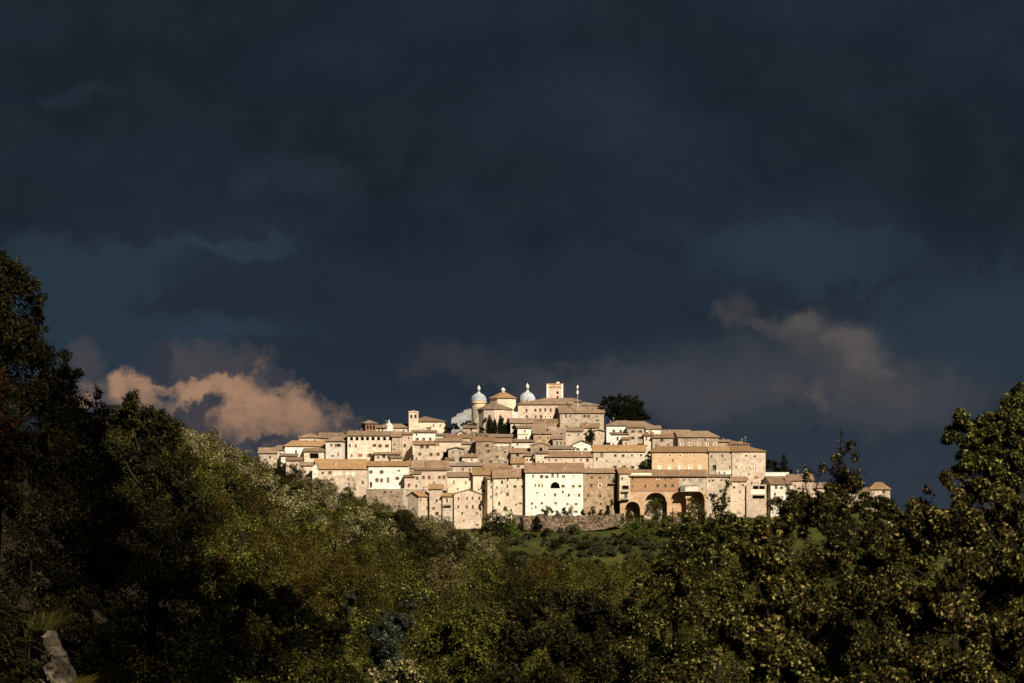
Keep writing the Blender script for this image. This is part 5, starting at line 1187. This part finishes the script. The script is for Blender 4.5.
for i, (lab, px, py, rp, mt) in enumerate([('small dark bush right of the bright flat-topped tree', 556.5, 513.5, 2.6, 'leaf_dark'), ('slim dark shrub before the white building middle', 564, 510.5, 2.8, 'leaf_dark'), ('pale dry shrub against the white building', 571, 510, 4.2, 'leaf_pale'),
                                        ('dark round bush at the right foot of the white building', 582.6, 512, 2.8, 'leaf_dark'), ('brownish bush below the tan stone house', 593, 509.5, 3.4, 'leaf_brown'), ('low dark bush by the shaded left wall of the balcony house', 608, 511.5, 3.2, 'leaf_dark'),
                                        ('green climber bush on the tan stone house corner', 611.5, 502, 2.6, 'leaf_fresh'), ('brown climber bush below the green one on the corner', 600.5, 512.5, 3, 'leaf_brown')]):
    town_tree('garden_bush', lab, [(px, py, rp), (px - .8, py + rp * .9, rp * .9), (px + .9, py + rp * .6, rp * .8), (px, py - rp * .7, rp * .6)], 700, .3, mt, py + rp * 2.2, 100 + i, 999.4 if px < 585 else 1000.5, trunk_r=.08, cat='bush')
town_tree('climbing_plant', 'green climber hanging at the corner of the pink gabled house', [(482.5, 501, 2), (483, 505, 2.2), (483.5, 498, 1.4)], 500, .3, 'leaf_fresh', 512, 110, 997.5, cat='climber', trunk_r=.08)
town_tree('round_tree', 'tree growing inside the large second arch', [(655, 499, 4), (652, 503, 5), (658, 504, 6), (655, 509, 7), (661, 508, 4), (649, 510, 4)], 2200, .32, 'leaf_green', 517, 111, 1001.6, depth=.25, trunk_r=.15)
town_tree('round_tree', 'dark tree inside the left arch', [(631, 508, 3), (629, 512, 3.4), (632, 516, 4)], 900, .32, 'leaf_dark', 521, 112, 1002, depth=.3, trunk_r=.12)
town_tree('bush', 'broad brown-green bush in front of the middle arches', [(646, 521, 7), (654, 520, 7), (662, 520, 8), (672, 520, 7), (680, 519, 7), (686, 518, 7), (640, 523, 6), (655, 526, 9), (670, 527, 8), (690, 506, 6), (694, 513, 7), (698, 520, 8), (702, 515, 7), (690, 500, 4), (697, 506, 5), (642, 519, 5), (669, 519, 5), (688, 518, 5), (644, 524, 6), (664, 524, 6), (680, 523, 6)], 17000, .34, 'leaf_green', 536, 113, 990, cat='bush', gap=.2)
town_tree('bush', 'bright green bush below the left arch', [(628, 524, 6), (634, 527, 8), (622, 527, 6), (640, 532, 8), (628, 535, 8), (648, 533, 6), (622, 521, 4), (634, 521, 5), (640, 540, 8), (655, 540, 8), (650, 545, 8)], 9000, .34, 'leaf_fresh', 546, 114, 988, cat='bush')

town_tree('bush', 'long dark bush at the foot of the beige house right of the arches', [(706, 519, 5), (712, 521, 5), (718, 520, 6), (725, 521, 6), (732, 520, 6), (722, 526, 7), (735, 527, 7), (709, 526, 6)], 6000, .34, 'leaf_dark', 536, 117, 992, cat='bush', gap=.25)
town_tree('bush', 'long olive green bush at the foot of the house with the white parapet', [(740, 521, 6), (748, 520, 6), (756, 521, 6), (764, 519, 6), (772, 520, 6), (780, 519, 6), (745, 528, 7), (758, 528, 7), (770, 528, 7), (784, 526, 6)], 7000, .34, 'leaf_green', 538, 118, 991, cat='bush', gap=.25)
# olive grove on the grassy slope: each olive a copy with its own place
om = crown_mesh('crown', sphere_lobes(1.5, 2.9, 12, 5, .85), 900, .3, 'leaf_olive', 120, 1.7, gap=.4)
tm_ = limbs_mesh((0, 0, -.5), sphere_lobes(1.5, 2.9, 12, 5, .85), .14, 'pale_bark', 6, 6)
dm_ = crown_mesh('crown', sphere_lobes(1.5, 2.9, 12, 8, .85), 900, .3, 'leaf_dark', 121, 1.7, gap=.4)
q = random.Random(31); nol = 0
for k in range(13):
    Yo0 = 992 - k * 4.4
    for px in range(500, 720, 7):
        pp = px + q.uniform(-5, 5) + (6 if k % 2 else 0)
        if q.random() < .3: continue
        Yo = Yo0 + q.uniform(-3.5, 3.5); x = (pp - 512) * Yo / F; z = ground_z(x, Yo)
        dark = q.random() < .3
        root = thing('olive_tree', 'dark rounded shrub on the grassy slope below the garden wall' if dark else 'grey-green olive tree on the grassy slope below the garden wall', 'shrub' if dark else 'olive tree', (x, Yo, z - .2), q.uniform(0, 6.28),
                     'dark shrubs of the grassy slope' if dark else 'olive trees of the grassy slope')
        sc_ = q.choice([.5, .7, .9, 1.1, 1.4]) * q.uniform(.85, 1.15); root.scale = (sc_ * q.uniform(.9, 1.3), sc_, sc_ * q.uniform(.7, 1))
        link('trunk', tm_, root); link('crown', dm_ if dark else om, root); nol += 1
for k in range(90):
    Yo = q.uniform(945, 1012); pp = q.uniform(715, 930)
    if pp > 845: Yo += 22; x = (pp - 512) * Yo / F; z = ground_z(x, Yo)
    root = thing('round_shrub', 'dark leafy shrub on the slope right of the arches', 'shrub', (x, Yo, z - .6), q.uniform(0, 6.28), 'dark shrubs on the slope right of the arches')
    sc_ = q.uniform(1.1, 2.0); root.scale = (sc_ * 1.2, sc_ * 1.2, sc_)
    link('trunk', tm_, root); link('crown', dm_, root)
print('olives', nol)

# rough grass and weeds of the slope, uncountable
gl = []
for k in range(900):
    Yo = q.uniform(938, 996); pp = q.uniform(495, 760); x = (pp - 512) * Yo / F
    gl.append((x, Yo, ground_z(x, Yo) + .1, q.uniform(.3, .9)))
o = link('rough_grass', crown_mesh('rough_grass', gl, 26000, .42, 'leaf_fresh', 130, 2.4, .1, up=.7, out=.2, gap=.45, squash=.45))
tag(o, 'rough green grass and weeds covering the slope below the garden wall', 'grass', kind='stuff')

# garden wall of rough stone under the white building
def rough_wall(label, pts, Y, th, seed):
    q = random.Random(seed); s = Y / F; x0 = pts[0][0]
    root = thing('garden_wall', label, 'wall', at(x0, pts[0][2], Y))
    mb = MB(); zb = pts[0][2]
    cols = []
    n_ = int((pts[-1][0] - x0) * 2)
    for i in range(n_ + 1):
        px = x0 + (pts[-1][0] - x0) * i / n_
        yt = lerp_tab([(p[0], p[1]) for p in pts], px) + q.uniform(-.5, .5); yb = lerp_tab([(p[0], p[2]) for p in pts], px) + 3
        cols.append([((px - x0) * s, [q.uniform(-.16, .16) - .12 * j for _ in (0,)][0], (zb - (yb + (yt - yb) * j / 7)) * s + (q.uniform(-.08, .08) if 0 < j < 7 else 0)) for j in range(8)])
    for a_, b_ in zip(cols, cols[1:]):
        for j in range(7): mb.poly([a_[j], b_[j], b_[j + 1], a_[j + 1]], 'rubble')
        mb.poly([a_[7], b_[7], (b_[7][0], th, b_[7][2]), (a_[7][0], th, a_[7][2])], 'rubble')
    mb.build('masonry', root)
rough_wall('stone terrace wall under the row of cypresses', [(471, 432, 444), (492, 434, 444), (516, 434, 444)], 1063.5, 1.2, 19)
rough_wall('long rough stone garden wall below the white building', [(512, 514.5, 524), (530, 515.5, 528), (560, 515.5, 528.5), (585, 516, 528), (605, 515, 526), (624, 513, 521)], 996.5, 1.2, 9)

# ------------------------------------------------------------------ unseen lumps added towards the sun, shaped to cast shade on the near left woods
def add_shade_blocker(spots, dist, seed):
    q = random.Random(seed); mb = MB()
    u = tosun.cross(Vector((0, 0, 1))).normalized(); v = u.cross(tosun).normalized()
    for (x, Y, z, R) in spots:
        for k in range(9):
            c_ = Vector((x, Y, z)) + tosun * (dist + q.uniform(-R, R)) + u * q.gauss(0, .5) * R + v * q.gauss(0, .28) * R
            r_ = R * q.uniform(.3, .6); n_ = 12
            mb.lathe([(max(.01, r_ * math.sin(math.pi * j / 8)) * q.uniform(.9, 1.1), c_.z - r_ * .8 * math.cos(math.pi * j / 8)) for j in range(9)], n_, 'shade_blocker', c_.x, c_.y)
    o = mb.build('shade_blocker', smooth=True); o['kind'] = 'structure'
flat('shade_blocker', (.55, .56, .6), 1.0, 0.0)
add_shade_blocker([(-12.2, 82, 1, 2.2), (-10.6, 84, .2, 2.6), (-9.3, 85, -1.5, 2.6), (-11.6, 80, -2, 3.0), (-9.6, 82, -3.5, 3.2), (-11, 78, -4.6, 3.2), (-12.5, 76, -6, 3.6), (-9, 84, -6, 4), (-9.5, 70, -7, 3), (-8, 95, -3, 3)], 420, 3)
